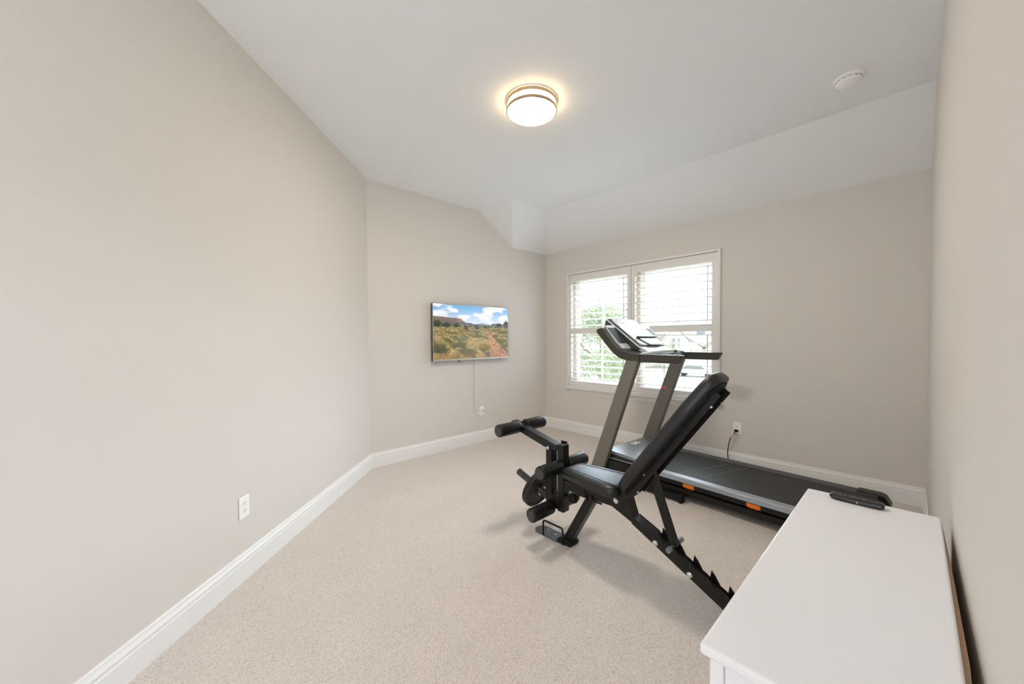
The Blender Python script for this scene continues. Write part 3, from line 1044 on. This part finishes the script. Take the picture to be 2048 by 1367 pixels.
b = MB()
slab(b, 0.015, 0.985, 0.222, 0.620, -0.002, 0.004, 0.05)
fp = b.build('console_face', M['consolelight'], tm, smooth=25, label='pale silver console face')
b = MB()
slab(b, 0.79, 0.85, 0.32, 0.39, 0.0035, 0.0048, 0.004)
b.build('badge', M['rail'], fp)
b = MB()
slab(b, 0.71, 0.75, 0.43, 0.48, 0.0035, 0.0048, 0.004, 0.45, 0.46)
b.build('badge', M['rail'], fp)
b = MB()
slab(b, 0.235, 0.272, 0.270, 0.605, 0.003, 0.028, 0.006)
b.build('tablet_ledge', M['consoleblack'], tm, bev=0.002)
b = MB()
slab(b, -0.01, 0.235, 0.345, 0.545, 0.003, 0.012, 0.012, 0.270, 0.605)
b.build('button_panel_border', M['consoleblack'], tm)
b = MB()
slab(b, 0.015, 0.225, 0.358, 0.537, 0.008, 0.0145, 0.012, 0.287, 0.597)
b.build('button_panel', M['consolelight'], tm, smooth=25)
# storage wells either side of the centre console
for y0, y1 in ((0.060, 0.184), (0.648, 0.790)):
    b = MB()
    for bx in ((0, 1),):
        pr0 = [(-0.605, 1.236), (-0.775, 1.424), (-0.800, 1.418), (-0.64, 1.20)]
        b.prism_y(pr0, y0, y0 + 0.014)
        b.prism_y(pr0, y1 - 0.014, y1)
    b.prism_y([(-0.770, 1.432), (-0.752, 1.408), (-0.79, 1.385), (-0.81, 1.41)], y0, y1)
    b.prism_y([(-0.625, 1.262), (-0.575, 1.216), (-0.59, 1.200), (-0.650, 1.225)], y0, y1)
    wl_ = b.build('well_rim', M['consolesilver'], tm, bev=0.003)
    b = MB()
    b.prism_y([(-0.622, 1.262), (-0.752, 1.408), (-0.80, 1.385), (-0.67, 1.220)], y0 + 0.014, y1 - 0.014)
    b.build('well', M['pocket'], wl_)
    b = MB()
    b.prism_y([(-0.42, 1.166), (-0.50, 1.180), (-0.56, 1.201), (-0.56, 1.180), (-0.42, 1.145)], y0 + 0.006, y1 + (0.01 if y0 < 0.3 else -0.006))
    b.build('cup_pocket', M['pocket'], tm)
# pulse grip bar bowed across the front
gp = smooth_path([(-0.385, 0.055, 1.166), (-0.36, 0.16, 1.176), (-0.345, 0.29, 1.184), (-0.340, 0.425, 1.187), (-0.345, 0.56, 1.184), (-0.36, 0.69, 1.176), (-0.385, 0.795, 1.166)], 6)
b = MB()
b.tube([(p.x, p.y, p.z) for p in gp], 0.0155, 12)
gb = b.build('pulse_grip', M['consolelight'], tm, label='pale bowed pulse grip bar')
b = MB()
b.tube([(p.x, p.y, p.z) for p in gp[21:25]], 0.0165, 12)
b.build('grip_band', M['consoleblack'], gb)
b = MB()
b.tube([(p.x, p.y, p.z) for p in gp[28:35]], 0.0164, 12)
b.build('grip_band', M['consoleblack'], gb)
b = MB()
b.prism_y([(-0.372, 1.165), (-0.415, 1.165), (-0.50, 1.186), (-0.52, 1.200), (-0.48, 1.222), (-0.44, 1.205)], 0.20, 0.66)
b.build('console_foot', M['consolesilver'], tm, bev=0.004)
# safety key on its cord
b = MB()
b.tube(smooth_path([(-0.40, 0.405, 1.16), (-0.378, 0.402, 1.13), (-0.372, 0.400, 1.08), (-0.372, 0.400, 0.858)], 5), 0.0022, 6)
sc = b.build('safety_cord', M['tvblack'], tm)
b = MB()
b.lathe([(0.004, 0.010), (0.012, 0.006), (0.021, -0.001), (0.021, -0.006), (0.010, -0.010)], (-0.372, 0.400, 0.850), (0, 0, 1), 20)
b.build('safety_clip', M['red'], sc, label='red safety clip')

# mains cord of the treadmill
t = empty('treadmill_cable', (-1.225, YW - 0.02, 0.09), label='black power cord hanging from the window-wall outlet down behind the treadmill', cat='cord')
of = t.location
b = MB(of)
b.tube(smooth_path([(-1.219, YW - 0.032, 0.368), (-1.232, YW - 0.046, 0.348), (-1.255, YW - 0.05, 0.310), (-1.270, YW - 0.048, 0.270), (-1.281, YW - 0.046, 0.215), (-1.290, YW - 0.045, 0.140),
                    (-1.281, YW - 0.042, 0.060), (-1.255, YW - 0.045, 0.015), (-1.18, YW - 0.05, 0.008), (-0.95, YW - 0.05, 0.008), (-0.80, YW - 0.055, 0.008)]), 0.0045, 8)
b.build('cord', M['rubber'], t)
b = MB(of)
b.box(-1.238, -1.202, YW - 0.036, YW - 0.0095, 0.360, 0.384)
b.build('plug', M['rubber'], t, bev=0.006)
b = MB(of)
b.lathe([(0.006, -0.022), (0.012, -0.010), (0.012, 0.004), (0.006, 0.022)], (-1.2445, YW - 0.049, 0.322), (0.5, 0, 0.9), 12)
b.box(-1.236, -1.221, YW - 0.056, YW - 0.045, 0.300, 0.330)
b.build('twist_tie', M['tie'], t, label='beige tie wrapped round the cord')

# ------------------------------------------------------------------ weight bench
BO = Vector((-1.10, 1.87, 0))
wb = empty('weight_bench', BO, 0, 'black adjustable weight bench with raised backrest and foam leg rollers', 'weight bench')
YN, YF = 1.84, 1.90


def part(bld, name, m, **k):
    return bld.build(name, m, k.pop('parent', wb), **k)


b = MB(BO)
b.prism_y([(-1.548, 0.004), (-1.484, 0.004), (-1.288, 0.352), (-1.352, 0.352)], YN, YF)
part(b, 'front_leg', M['black'], bev=0.004)
b = MB(BO)
b.prism_y([(-1.572, 0.0), (-1.462, 0.0), (-1.458, 0.022), (-1.480, 0.038), (-1.540, 0.040), (-1.574, 0.022)], 1.826, 1.914)
part(b, 'rubber_boot', M['rubber'], bev=0.006)
b = MB(BO)
tip = [(-1.50, 1.820), (-1.50, 1.920)]
arc = [(-1.735 - 0.050 * math.sin(a), 1.870 + 0.050 * math.cos(a)) for a in [PI * k / 10 for k in range(11)]]
b.prism_z(tip + arc, 0.0015, 0.0075)
fp_ = part(b, 'foot_plate', M['capgrey'], bev=0.001)
for x, y in ((-1.70, 1.888), (-1.625, 1.875)):
    b = MB(BO)
    b.cyl((x, y, 0.0075), (x, y, 0.0095), 0.007, 12)
    part(b, 'plate_rivet', M['chrome'], parent=fp_)
b = MB(BO)
b.tube([(-1.685, 1.822, 0.004), (-1.685, 1.822, 0.094), (-1.681, 1.822, 0.101), (-1.674, 1.822, 0.104), (-1.530, 1.822, 0.104), (-1.523, 1.822, 0.101), (-1.519, 1.822, 0.094), (-1.519, 1.822, 0.004)], 0.0062, 8)
part(b, 'foot_handle', M['black'])
# main beam: seat tube, gusset and the long rear leg
b = MB(BO)
b.prism_y([(-1.522, 0.350), (-1.172, 0.351), (-1.02, 0.290), (-0.475, 0.008), (-0.425, 0.008), (-0.425, 0.022), (-0.885, 0.252), (-0.905, 0.276), (-1.035, 0.332), (-1.068, 0.428), (-1.105, 0.432), (-1.145, 0.408), (-1.522, 0.408)], YN, YF)
part(b, 'main_beam', M['black'], bev=0.003)
# two notched side plates
for y0, y1 in ((YN - 0.006, YN - 0.0005), (YF + 0.0005, YF + 0.006)):
    prof = [(-1.045, 0.300), (-0.50, 0.019)]
    top = []
    for i in range(6):
        xt, zt = -0.900 + 0.0805 * i, 0.304 - 0.0402 * i
        top += [(xt - 0.006, zt - 0.036), (xt, zt), (xt + 0.018, zt - 0.022), (xt + 0.040, zt - 0.058), (xt + 0.058, zt - 0.066)]
    prof += top[::-1]
    prof += [(-0.925, 0.285), (-1.035, 0.334)]
    b = MB(BO)
    b.prism_y(prof, y0, y1)
    part(b, 'notched_plate', M['black'])
for x, y, z, k in ((-0.909, YN - 0.006, 0.246, 0.012), (-0.735, YN - 0.006, 0.158, 0.012), (-1.120, 1.800, 0.412, 0.013), (-0.963, 1.801, 0.604, 0.013)):
    b = MB(BO)
    b.bolt((x, y, z), (0, -1, 0), k)
    part(b, 'bolt', M['chrome'], label='shiny zinc bolt')
b = MB(BO)
b.box(-0.50, -0.43, 1.71, 2.03, 0.0, 0.05)
part(b, 'rear_foot', M['black'], bev=0.004)
b = MB(BO)
b.box(-1.42, -1.355, YN - 0.006, YF + 0.006, 0.345, 0.412)
b.beam((-1.30, YN - 0.004, 0.346), (-1.235, YN - 0.004, 0.346), 0.006, 0.012)
b.box(-1.322, -1.300, YN - 0.010, YN, 0.330, 0.372)
b.box(-1.345, -1.338, YN - 0.010, YN, 0.330, 0.372)
b.box(-1.40, -1.15, YN + 0.006, YF - 0.006, 0.408, 0.444)
part(b, 'seat_bracket', M['black'], bev=0.002)


# cushions: outline lofted through rounded layers
def cushion(outline, layers, frame):
    """outline: (u, v) points; layers: (inset, height); frame maps (u, v, h) to space"""
    us, vs_ = [p[0] for p in outline], [p[1] for p in outline]
    cx, cy = (min(us) + max(us)) / 2, (min(vs_) + max(vs_)) / 2
    hx, hy = max(us) - cx, max(vs_) - cy
    bld = MB(BO)
    rings = []
    for ins, h in layers:
        kx, ky = (hx - ins) / hx, (hy - ins) / hy
        rings.append([frame(cx + (u - cx) * kx, cy + (v_ - cy) * ky, h) for u, v_ in outline])
    bld.loft(rings)
    return bld


def round_poly(pts, radii, n=6):
    out = []
    m = len(pts)
    for i in range(m):
        p, a, c = Vector(pts[i]), Vector(pts[i - 1]), Vector(pts[(i + 1) % m])
        r = radii[i]
        if r <= 0:
            out.append(tuple(p))
            continue
        u, v_ = (a - p).normalized(), (c - p).normalized()
        half = math.acos(max(-1, min(1, u.dot(v_)))) / 2
        dist = min(r / math.tan(half), 0.48 * (a - p).length, 0.48 * (c - p).length)
        s0, s1 = p + u * dist, p + v_ * dist
        for k in range(n + 1):
            t_ = k / n
            out.append(tuple(s0 * (1 - t_) ** 2 + p * 2 * t_ * (1 - t_) + s1 * t_ ** 2))
    return out


seat_o = round_poly([(-1.500, -0.092), (-1.30, -0.132), (-1.090, -0.146), (-1.090, 0.146), (-1.30, 0.132), (-1.500, 0.092)], [0.03, 0.2, 0.06, 0.06, 0.2, 0.03])
LAY = [(0.012, 0.0), (0.003, 0.006), (0.0, 0.018), (0.0, 0.040), (0.003, 0.050), (0.010, 0.058), (0.024, 0.063), (0.045, 0.065)]
b = cushion(seat_o, LAY, lambda u, v_, h: (u, 1.87 + v_, 0.442 + h))
st = b.build('seat', M['vinylblack'], wb, smooth=50)
b = MB(BO)
for s_ in (-1, 1):
    b.tube([(-1.486, 1.87 + s_ * 0.058, 0.502), (-1.455, 1.87 + s_ * 0.060, 0.5068), (-1.12, 1.87 + s_ * 0.098, 0.5068), (-1.10, 1.87 + s_ * 0.100, 0.504)], 0.0026, 6)
b.build('seat_piping', M['seam'], st)
# backrest
ANG = math.atan2(0.600, 0.439)
bd = Vector((math.cos(ANG), 0, math.sin(ANG)))
bn = Vector((math.sin(ANG), 0, -math.cos(ANG)))        # towards the back
B0 = Vector((-1.105, 1.87, 0.506))


def bp(u, v_, h):
    """u along the back from its foot, v_ across, h behind the front face"""
    q = B0 + bd * u + bn * h
    return (q.x, q.y + v_, q.z)


back_o = round_poly([(0.0, -0.105), (0.10, -0.140), (0.60, -0.140), (0.800, -0.088), (0.800, 0.088), (0.60, 0.140), (0.10, 0.140), (0.0, 0.105)], [0.05, 0.1, 0.25, 0.08, 0.08, 0.25, 0.1, 0.05])
LB = [(0.045, -0.002), (0.024, 0.0), (0.010, 0.006), (0.003, 0.014), (0.0, 0.026), (0.0, 0.045), (0.003, 0.053), (0.010, 0.057)]
b = cushion(back_o, LB, bp)
bk = b.build('backrest', M['vinylblack'], wb, smooth=50)
b = MB(BO)
bo2 = round_poly([(0.03, -0.09), (0.12, -0.12), (0.60, -0.12), (0.775, -0.065), (0.775, 0.065), (0.60, 0.12), (0.12, 0.12), (0.03, 0.09)], [0.05, 0.1, 0.2, 0.06, 0.06, 0.2, 0.1, 0.05])
b.loft([[bp(u, v_, 0.0565) for u, v_ in bo2], [bp(u, v_, 0.063) for u, v_ in bo2]])
b.build('backboard', M['rubber'], bk)
for s_ in (-1, 1):
    b = MB(BO)
    y = s_ * 0.066
    for h0, h1, w0, w1 in ((0.063, 0.098, y - s_ * 0.0025, y + s_ * 0.0025), (0.063, 0.067, y, y + s_ * 0.028)):
        a0, a1 = min(w0, w1), max(w0, w1)
        b.loft([[bp(u, v_, h) for v_, h in ((a0, h0), (a1, h0), (a1, h1), (a0, h1))] for u in (0.0, 0.738)])
    rr = b.build('back_rail', M['black'], wb, bev=0.0015)
    for u in ((0.06, 0.67) if s_ < 0 else (0.10, 0.67)):
        b = MB(BO)
        k = 0.006 if u < 0.3 else 0.008
        b.lathe([(k, -0.002), (k, 0.002), (k / 2, 0.005)], Vector(bp(u, y, 0.098)), bn, 10)
        b.build('rail_bolt', M['chrome'], rr)
b = MB(BO)
b.cyl((-1.118, 1.800, 0.418), (-1.118, 1.940, 0.418), 0.016, 16)
b.prism_y([(-1.135, 0.405), (-1.095, 0.395), (-1.035, 0.455), (-1.06, 0.485), (-1.12, 0.445)], 1.800, 1.812)
b.prism_y([(-1.135, 0.405), (-1.095, 0.395), (-1.035, 0.455), (-1.06, 0.485), (-1.12, 0.445)], 1.928, 1.940)
part(b, 'back_hinge', M['black'], bev=0.002)
# support strut and its pin
b = MB(BO)
b.beam((-0.952, 1.870, 0.612), (-0.822, 1.870, 0.252), 0.036, 0.036, up=(0, 1, 0))
b.cyl((-0.963, 1.806, 0.604), (-0.963, 1.934, 0.604), 0.010, 12)
sp = part(b, 'support_strut', M['black'], bev=0.003)
b = MB(BO)
b.cyl((-0.826, 1.806, 0.252), (-0.826, 1.934, 0.252), 0.008, 12)
b.cyl((-0.826, 1.798, 0.252), (-0.826, 1.826, 0.252), 0.0135, 16, 0.002)
b.cyl((-0.826, 1.914, 0.252), (-0.826, 1.960, 0.252), 0.0135, 16, 0.002)
part(b, 'strut_pin', M['steel'], parent=sp, label='grey capped pin resting in the notches')
# leg developer
b = MB(BO)
b.box(-1.578, -1.527, YN, YF, 0.194, 0.626)
part(b, 'front_post', M['black'], bev=0.004)
b = MB(BO)
b.prism_y([(-1.676, 0.225), (-1.628, 0.225), (-1.628, 0.575), (-1.640, 0.598), (-1.676, 0.590)], YN, YF)
part(b, 'curl_lever', M['black'], bev=0.004)
b = MB(BO)
b.prism_y([(-2.010, 0.668), (-2.010, 0.716), (-1.585, 0.618), (-1.578, 0.600), (-1.590, 0.578), (-1.680, 0.585)], YN, YF)
ua = part(b, 'curl_arm', M['black'], bev=0.004)
b = MB(BO)
b.bolt((-1.655, YN - 0.001, 0.588), (0, -1, 0), 0.010)
part(b, 'pivot_bolt', M['chrome'], parent=ua)
for bb in ((-1.630, -1.574, YN + 0.010, YF - 0.010, 0.580, 0.612), (-1.592, -1.545, YF - 0.004, YF + 0.006, 0.575, 0.638),
           (-1.630, -1.570, YN + 0.016, YF - 0.016, 0.288, 0.308), (-1.640, -1.570, YN - 0.002, YN + 0.010, 0.205, 0.275)):
    b = MB(BO)
    b.box(*bb)
    part(b, 'lever_bracket', M['black'], bev=0.002)
for x, z, r in ((-1.935, 0.682, 0.043), (-1.553, 0.488, 0.044), (-1.628, 0.206, 0.044)):
    b = MB(BO)
    b.cyl((x, 1.660, z), (x, 2.080, z), 0.011, 12)
    rod = part(b, 'roller_rod', M['black'])
    for s_ in (-1, 1):
        ya, yb = 1.87 + s_ * 0.034, 1.87 + s_ * 0.222
        b = MB(BO)
        L_ = 0.188
        b.lathe([(r * 0.80, 0), (r * 0.96, 0.003), (r, 0.010), (r, L_ - 0.012), (r * 0.95, L_ - 0.003), (r * 0.80, L_)], (x, ya, z), (0, s_, 0), 36)
        fr = part(b, 'foam_roller', M['foam'], smooth=60, label='black foam roller')
        b = MB(BO)
        b.lathe([(r * 0.78, L_ - 0.002), (r * 0.78, L_ + 0.001), (r * 0.60, L_ + 0.003), (r * 0.56, L_ + 0.0015), (r * 0.02, L_ + 0.0015)], (x, ya, z), (0, s_, 0), 28)
        part(b, 'end_plug', M['capgrey'], parent=fr)
        b = MB(BO)
        for k in range(18):
            a = 2 * PI * k / 18
            b.beam((x + r * 0.80 * math.cos(a), yb + s_ * 0.0012, z + r * 0.80 * math.sin(a)), (x + r * 0.92 * math.cos(a), yb - s_ * 0.0015, z + r * 0.92 * math.sin(a)), 0.0025, 0.002, up=(0, 1, 0.01))
        part(b, 'crimp', M['foam'], parent=fr, smooth=0)
# weight peg
pd = Vector((-0.945, 0, 0.327)).normalized()
P0 = Vector((-1.672, 1.87, 0.246))
b = MB(BO)
b.cyl(P0, P0 + pd * 0.312, 0.0245, 20, 0.002)
pg_ = part(b, 'weight_peg', M['capgrey'])
b = MB(BO)
b.lathe([(0.033, 0.0), (0.033, 0.012)], P0 + pd * 0.070, pd, 20)
part(b, 'peg_collar', M['chrome'], parent=pg_)
b = MB(BO)
b.cyl((-1.522, 1.87, 0.300), (-1.496, 1.87, 0.300), 0.010, 12)
b.lathe([(0.012, 0.0), (0.020, 0.006), (0.026, 0.016), (0.031, 0.024), (0.031, 0.044), (0.026, 0.053), (0.012, 0.058)], (-1.500, 1.87, 0.300), (1, 0, 0), 9)
part(b, 'adjustment_knob', M['rubber'], smooth=25)
# the plate on the peg is a thing of its own
WP = P0 + pd * 0.086
wp = empty('weight_plate', WP, 0, 'round black iron weight plate on the leg peg of the bench', 'weight plate')
b = MB(WP)
R = 0.134
prof = [(0.0255, 0.004), (0.040, 0.004), (0.042, 0.010), (R - 0.016, 0.011), (R - 0.012, 0.003), (R - 0.002, 0.002), (R, 0.006), (R, 0.019), (R - 0.003, 0.0205), (R - 0.003, 0.0225), (R, 0.024), (R, 0.038), (R - 0.002, 0.041), (R - 0.012, 0.041), (R - 0.016, 0.034), (0.042, 0.035), (0.040, 0.041), (0.0255, 0.041), (0.0255, 0.004)]
b.lathe(prof, WP, pd, 56, cap=False)
bmesh.ops.remove_doubles(b.bm, verts=b.bm.verts, dist=1e-6)
b.build('plate_disc', M['iron'], wp, smooth=30)

# ------------------------------------------------------------------ outdoors, one floor below
GZ = -3.6
b = MB()
b.box(-260, 60, YW + 1.5, 260, GZ - 0.2, GZ)
b.build('ground', M['lawn'], kind='structure', smooth=0)
b = MB()
b.prism_z([(-120, 44), (-120, 52), (40, 96), (40, 88)], GZ, GZ + 0.02)
b.build('street', M['street'], kind='structure', smooth=0)


def hip_house(name, loc, rz, w_, d_, h_, rh, label, gables=(), wins=()):
    t = empty(name, loc, rz, label, 'house', 'houses outside the window')
    b = MB()
    b.box(-w_ / 2, w_ / 2, -d_ / 2, d_ / 2, 0, h_)
    for gx, gw, gh, gr, gd in gables:
        b.prism_y([(gx - gw / 2, 0), (gx + gw / 2, 0), (gx + gw / 2, gh), (gx, gh + gr), (gx - gw / 2, gh)], -d_ / 2 - gd, -d_ / 2)
    b.build('house_walls', M['stucco'], t, smooth=0)
    b = MB()
    e = 0.5
    A_ = [(-w_ / 2 - e, -d_ / 2 - e, h_), (w_ / 2 + e, -d_ / 2 - e, h_), (w_ / 2 + e, d_ / 2 + e, h_), (-w_ / 2 - e, d_ / 2 + e, h_)]
    k = max(0.2, (w_ - d_) / 2)
    b.loft([[(x, y, z + dz) for x, y, z in A_] for dz in (0, 0.25)])
    b.face([(A_[0][0], A_[0][1], h_ + .25), (A_[1][0], A_[1][1], h_ + .25), (k, 0, h_ + rh), (-k, 0, h_ + rh)])
    b.face([(A_[2][0], A_[2][1], h_ + .25), (A_[3][0], A_[3][1], h_ + .25), (-k, 0, h_ + rh), (k, 0, h_ + rh)])
    b.face([(A_[1][0], A_[1][1], h_ + .25), (A_[2][0], A_[2][1], h_ + .25), (k, 0, h_ + rh)])
    b.face([(A_[3][0], A_[3][1], h_ + .25), (A_[0][0], A_[0][1], h_ + .25), (-k, 0, h_ + rh)])
    for gx, gw, gh, gr, gd in gables:
        o_ = 0.3
        for s_ in (-1, 1):
            b.loft([[(gx + s_ * (gw / 2 + o_), y, gh - gr * o_ / (gw / 2) + dz), (gx, y, gh + gr + dz)] + [(gx, y, gh + gr + dz + 0.2), (gx + s_ * (gw / 2 + o_), y, gh - gr * o_ / (gw / 2) + dz + 0.2)] for y, dz in ((-d_ / 2 - gd - 0.3, 0), (-d_ / 2 + 2.5, 0))])
    b.build('house_roof', M['shingle'], t, smooth=0)
    for x, z, ww, wh, yo in wins:
        b = MB()
        b.box(x - ww / 2 - 0.12, x + ww / 2 + 0.12, -d_ / 2 - yo - 0.08, -d_ / 2 - yo + 0.02, z - wh / 2 - 0.12, z + wh / 2 + 0.12)
        f_ = b.build('house_window', M['htrim'], t, smooth=0)
        b = MB()
        b.box(x - ww / 2, x + ww / 2, -d_ / 2 - yo - 0.12, -d_ / 2 - yo - 0.06, z - wh / 2, z + wh / 2)
        b.build('window_glass', M['hwin'], f_, smooth=0)
    return t


hip_house('house', (-42.5, 99.5, GZ), math.radians(42), 25, 10, 7.6, 2.6, 'tan two-storey house across the lawn, seen through the right shutter panel',
          gables=((-1.2, 8, 2.9, 2.4, 2.0), (7.4, 7, 2.9, 1.9, 1.4)),
          wins=((-5.2, 6.3, 1.3, 1.6, 0), (3.2, 6.3, 2.0, 1.3, 0), (6.3, 6.1, 1.2, 1.8, 0), (9.6, 6.1, 1.2, 1.8, 0), (-9.5, 6.2, 1.4, 1.6, 0), (-1.2, 1.5, 3.2, 1.6, 2.0), (7.4, 1.4, 2.4, 1.6, 1.4)))
hip_house('house', (-36.5, 66.0, GZ), math.radians(42), 15, 10, 5.6, 2.9, 'house with a big grey hip roof showing above the treadmill console',
          gables=((5.2, 4.6, 4.6, 2.4, 1.0),), wins=((-3.5, 4.4, 1.4, 1.5, 0), (1.0, 4.4, 1.4, 1.5, 0), (5.2, 4.2, 1.3, 1.5, 1.0)))


def tree(loc, hgt, rad, label, n=2600, seed=1):
    rnd = random.Random(seed)
    t = empty('tree', loc, 0, label, 'tree', 'trees outside the window')
    b = MB()
    b.lathe([(0.22, 0), (0.16, hgt * 0.3), (0.09, hgt * 0.62), (0.03, hgt * 0.8)], (0, 0, 0), (0.02, 0.01, 1), 10)
    for k in range(7):
        a = k * 0.9
        z = hgt * (0.30 + 0.06 * k)
        b.tube([(0, 0, z), (rad * 0.35 * math.cos(a), rad * 0.35 * math.sin(a), z + 0.5), (rad * 0.7 * math.cos(a), rad * 0.7 * math.sin(a), z + 1.0)], 0.04, 6)
    b.build('trunk', M['bark'], t)
    cl = []
    for k in range(26):
        a, z = rnd.uniform(0, 2 * PI), rnd.uniform(0.30, 0.97)
        rr = rad * 0.8 * math.sqrt(max(0.05, 1 - ((z - 0.60) / 0.42) ** 2)) * rnd.uniform(0.4, 1)
        cl.append((rr * math.cos(a), rr * math.sin(a), z * hgt, rnd.uniform(0.25, 0.42) * rad))
    b = MB()
    for i in range(n):
        cx, cy, cz, cr = rnd.choice(cl)
        d = Vector((rnd.gauss(0, 1), rnd.gauss(0, 1), rnd.gauss(0, 1))).normalized() * cr * rnd.uniform(0.5, 1.0)
        c = Vector((cx, cy, cz)) + d
        u = Vector((rnd.gauss(0, 1), rnd.gauss(0, 1), rnd.gauss(0, 1))).normalized()
        v_ = u.orthogonal().normalized()
        s_ = rnd.uniform(0.05, 0.105)
        b.face([c - u * s_, c + v_ * s_ * 0.55, c + u * s_, c - v_ * s_ * 0.55])
    b.build('foliage', M['leaf'], t, smooth=0)


tree((-10.6, 15.6, GZ), 6.3, 2.0, 'leafy tree close outside the left shutter panel', 7000, 3)
tree((-16.5, 26.0, GZ), 7.3, 2.6, 'taller tree behind the nearer leafy one, beyond the centre of the window', 4500, 5)
tree((-27.0, 60.0, GZ), 4.6, 1.9, 'small round tree on the lawn in front of the far houses', 1500, 8)

t = empty('car', (-19.5, 50.5, GZ + 0.02), math.radians(14), 'white car parked on the street beyond the lawn', 'car')
b = MB()
bodyp = [(-2.2, 0.35), (2.2, 0.35), (2.25, 0.75), (1.3, 0.92), (0.75, 1.42), (-1.2, 1.45), (-1.9, 0.98), (-2.25, 0.85)]
b.prism_y(bodyp, -0.9, 0.9)
b.build('car_body', M['carpaint'], t, bev=0.08, seg=3)
b = MB()
b.prism_y([(-1.65, 0.96), (1.12, 0.94), (0.70, 1.36), (-1.14, 1.39)], -0.915, 0.915)
b.build('car_window', M['hwin'], t)
for x in (-1.4, 1.4):
    for y in (-0.92, 0.70):
        b = MB()
        b.cyl((x, y, 0.33), (x, y + 0.22, 0.33), 0.33, 20, 0.03)
        b.build('wheel', M['rubber'], t)
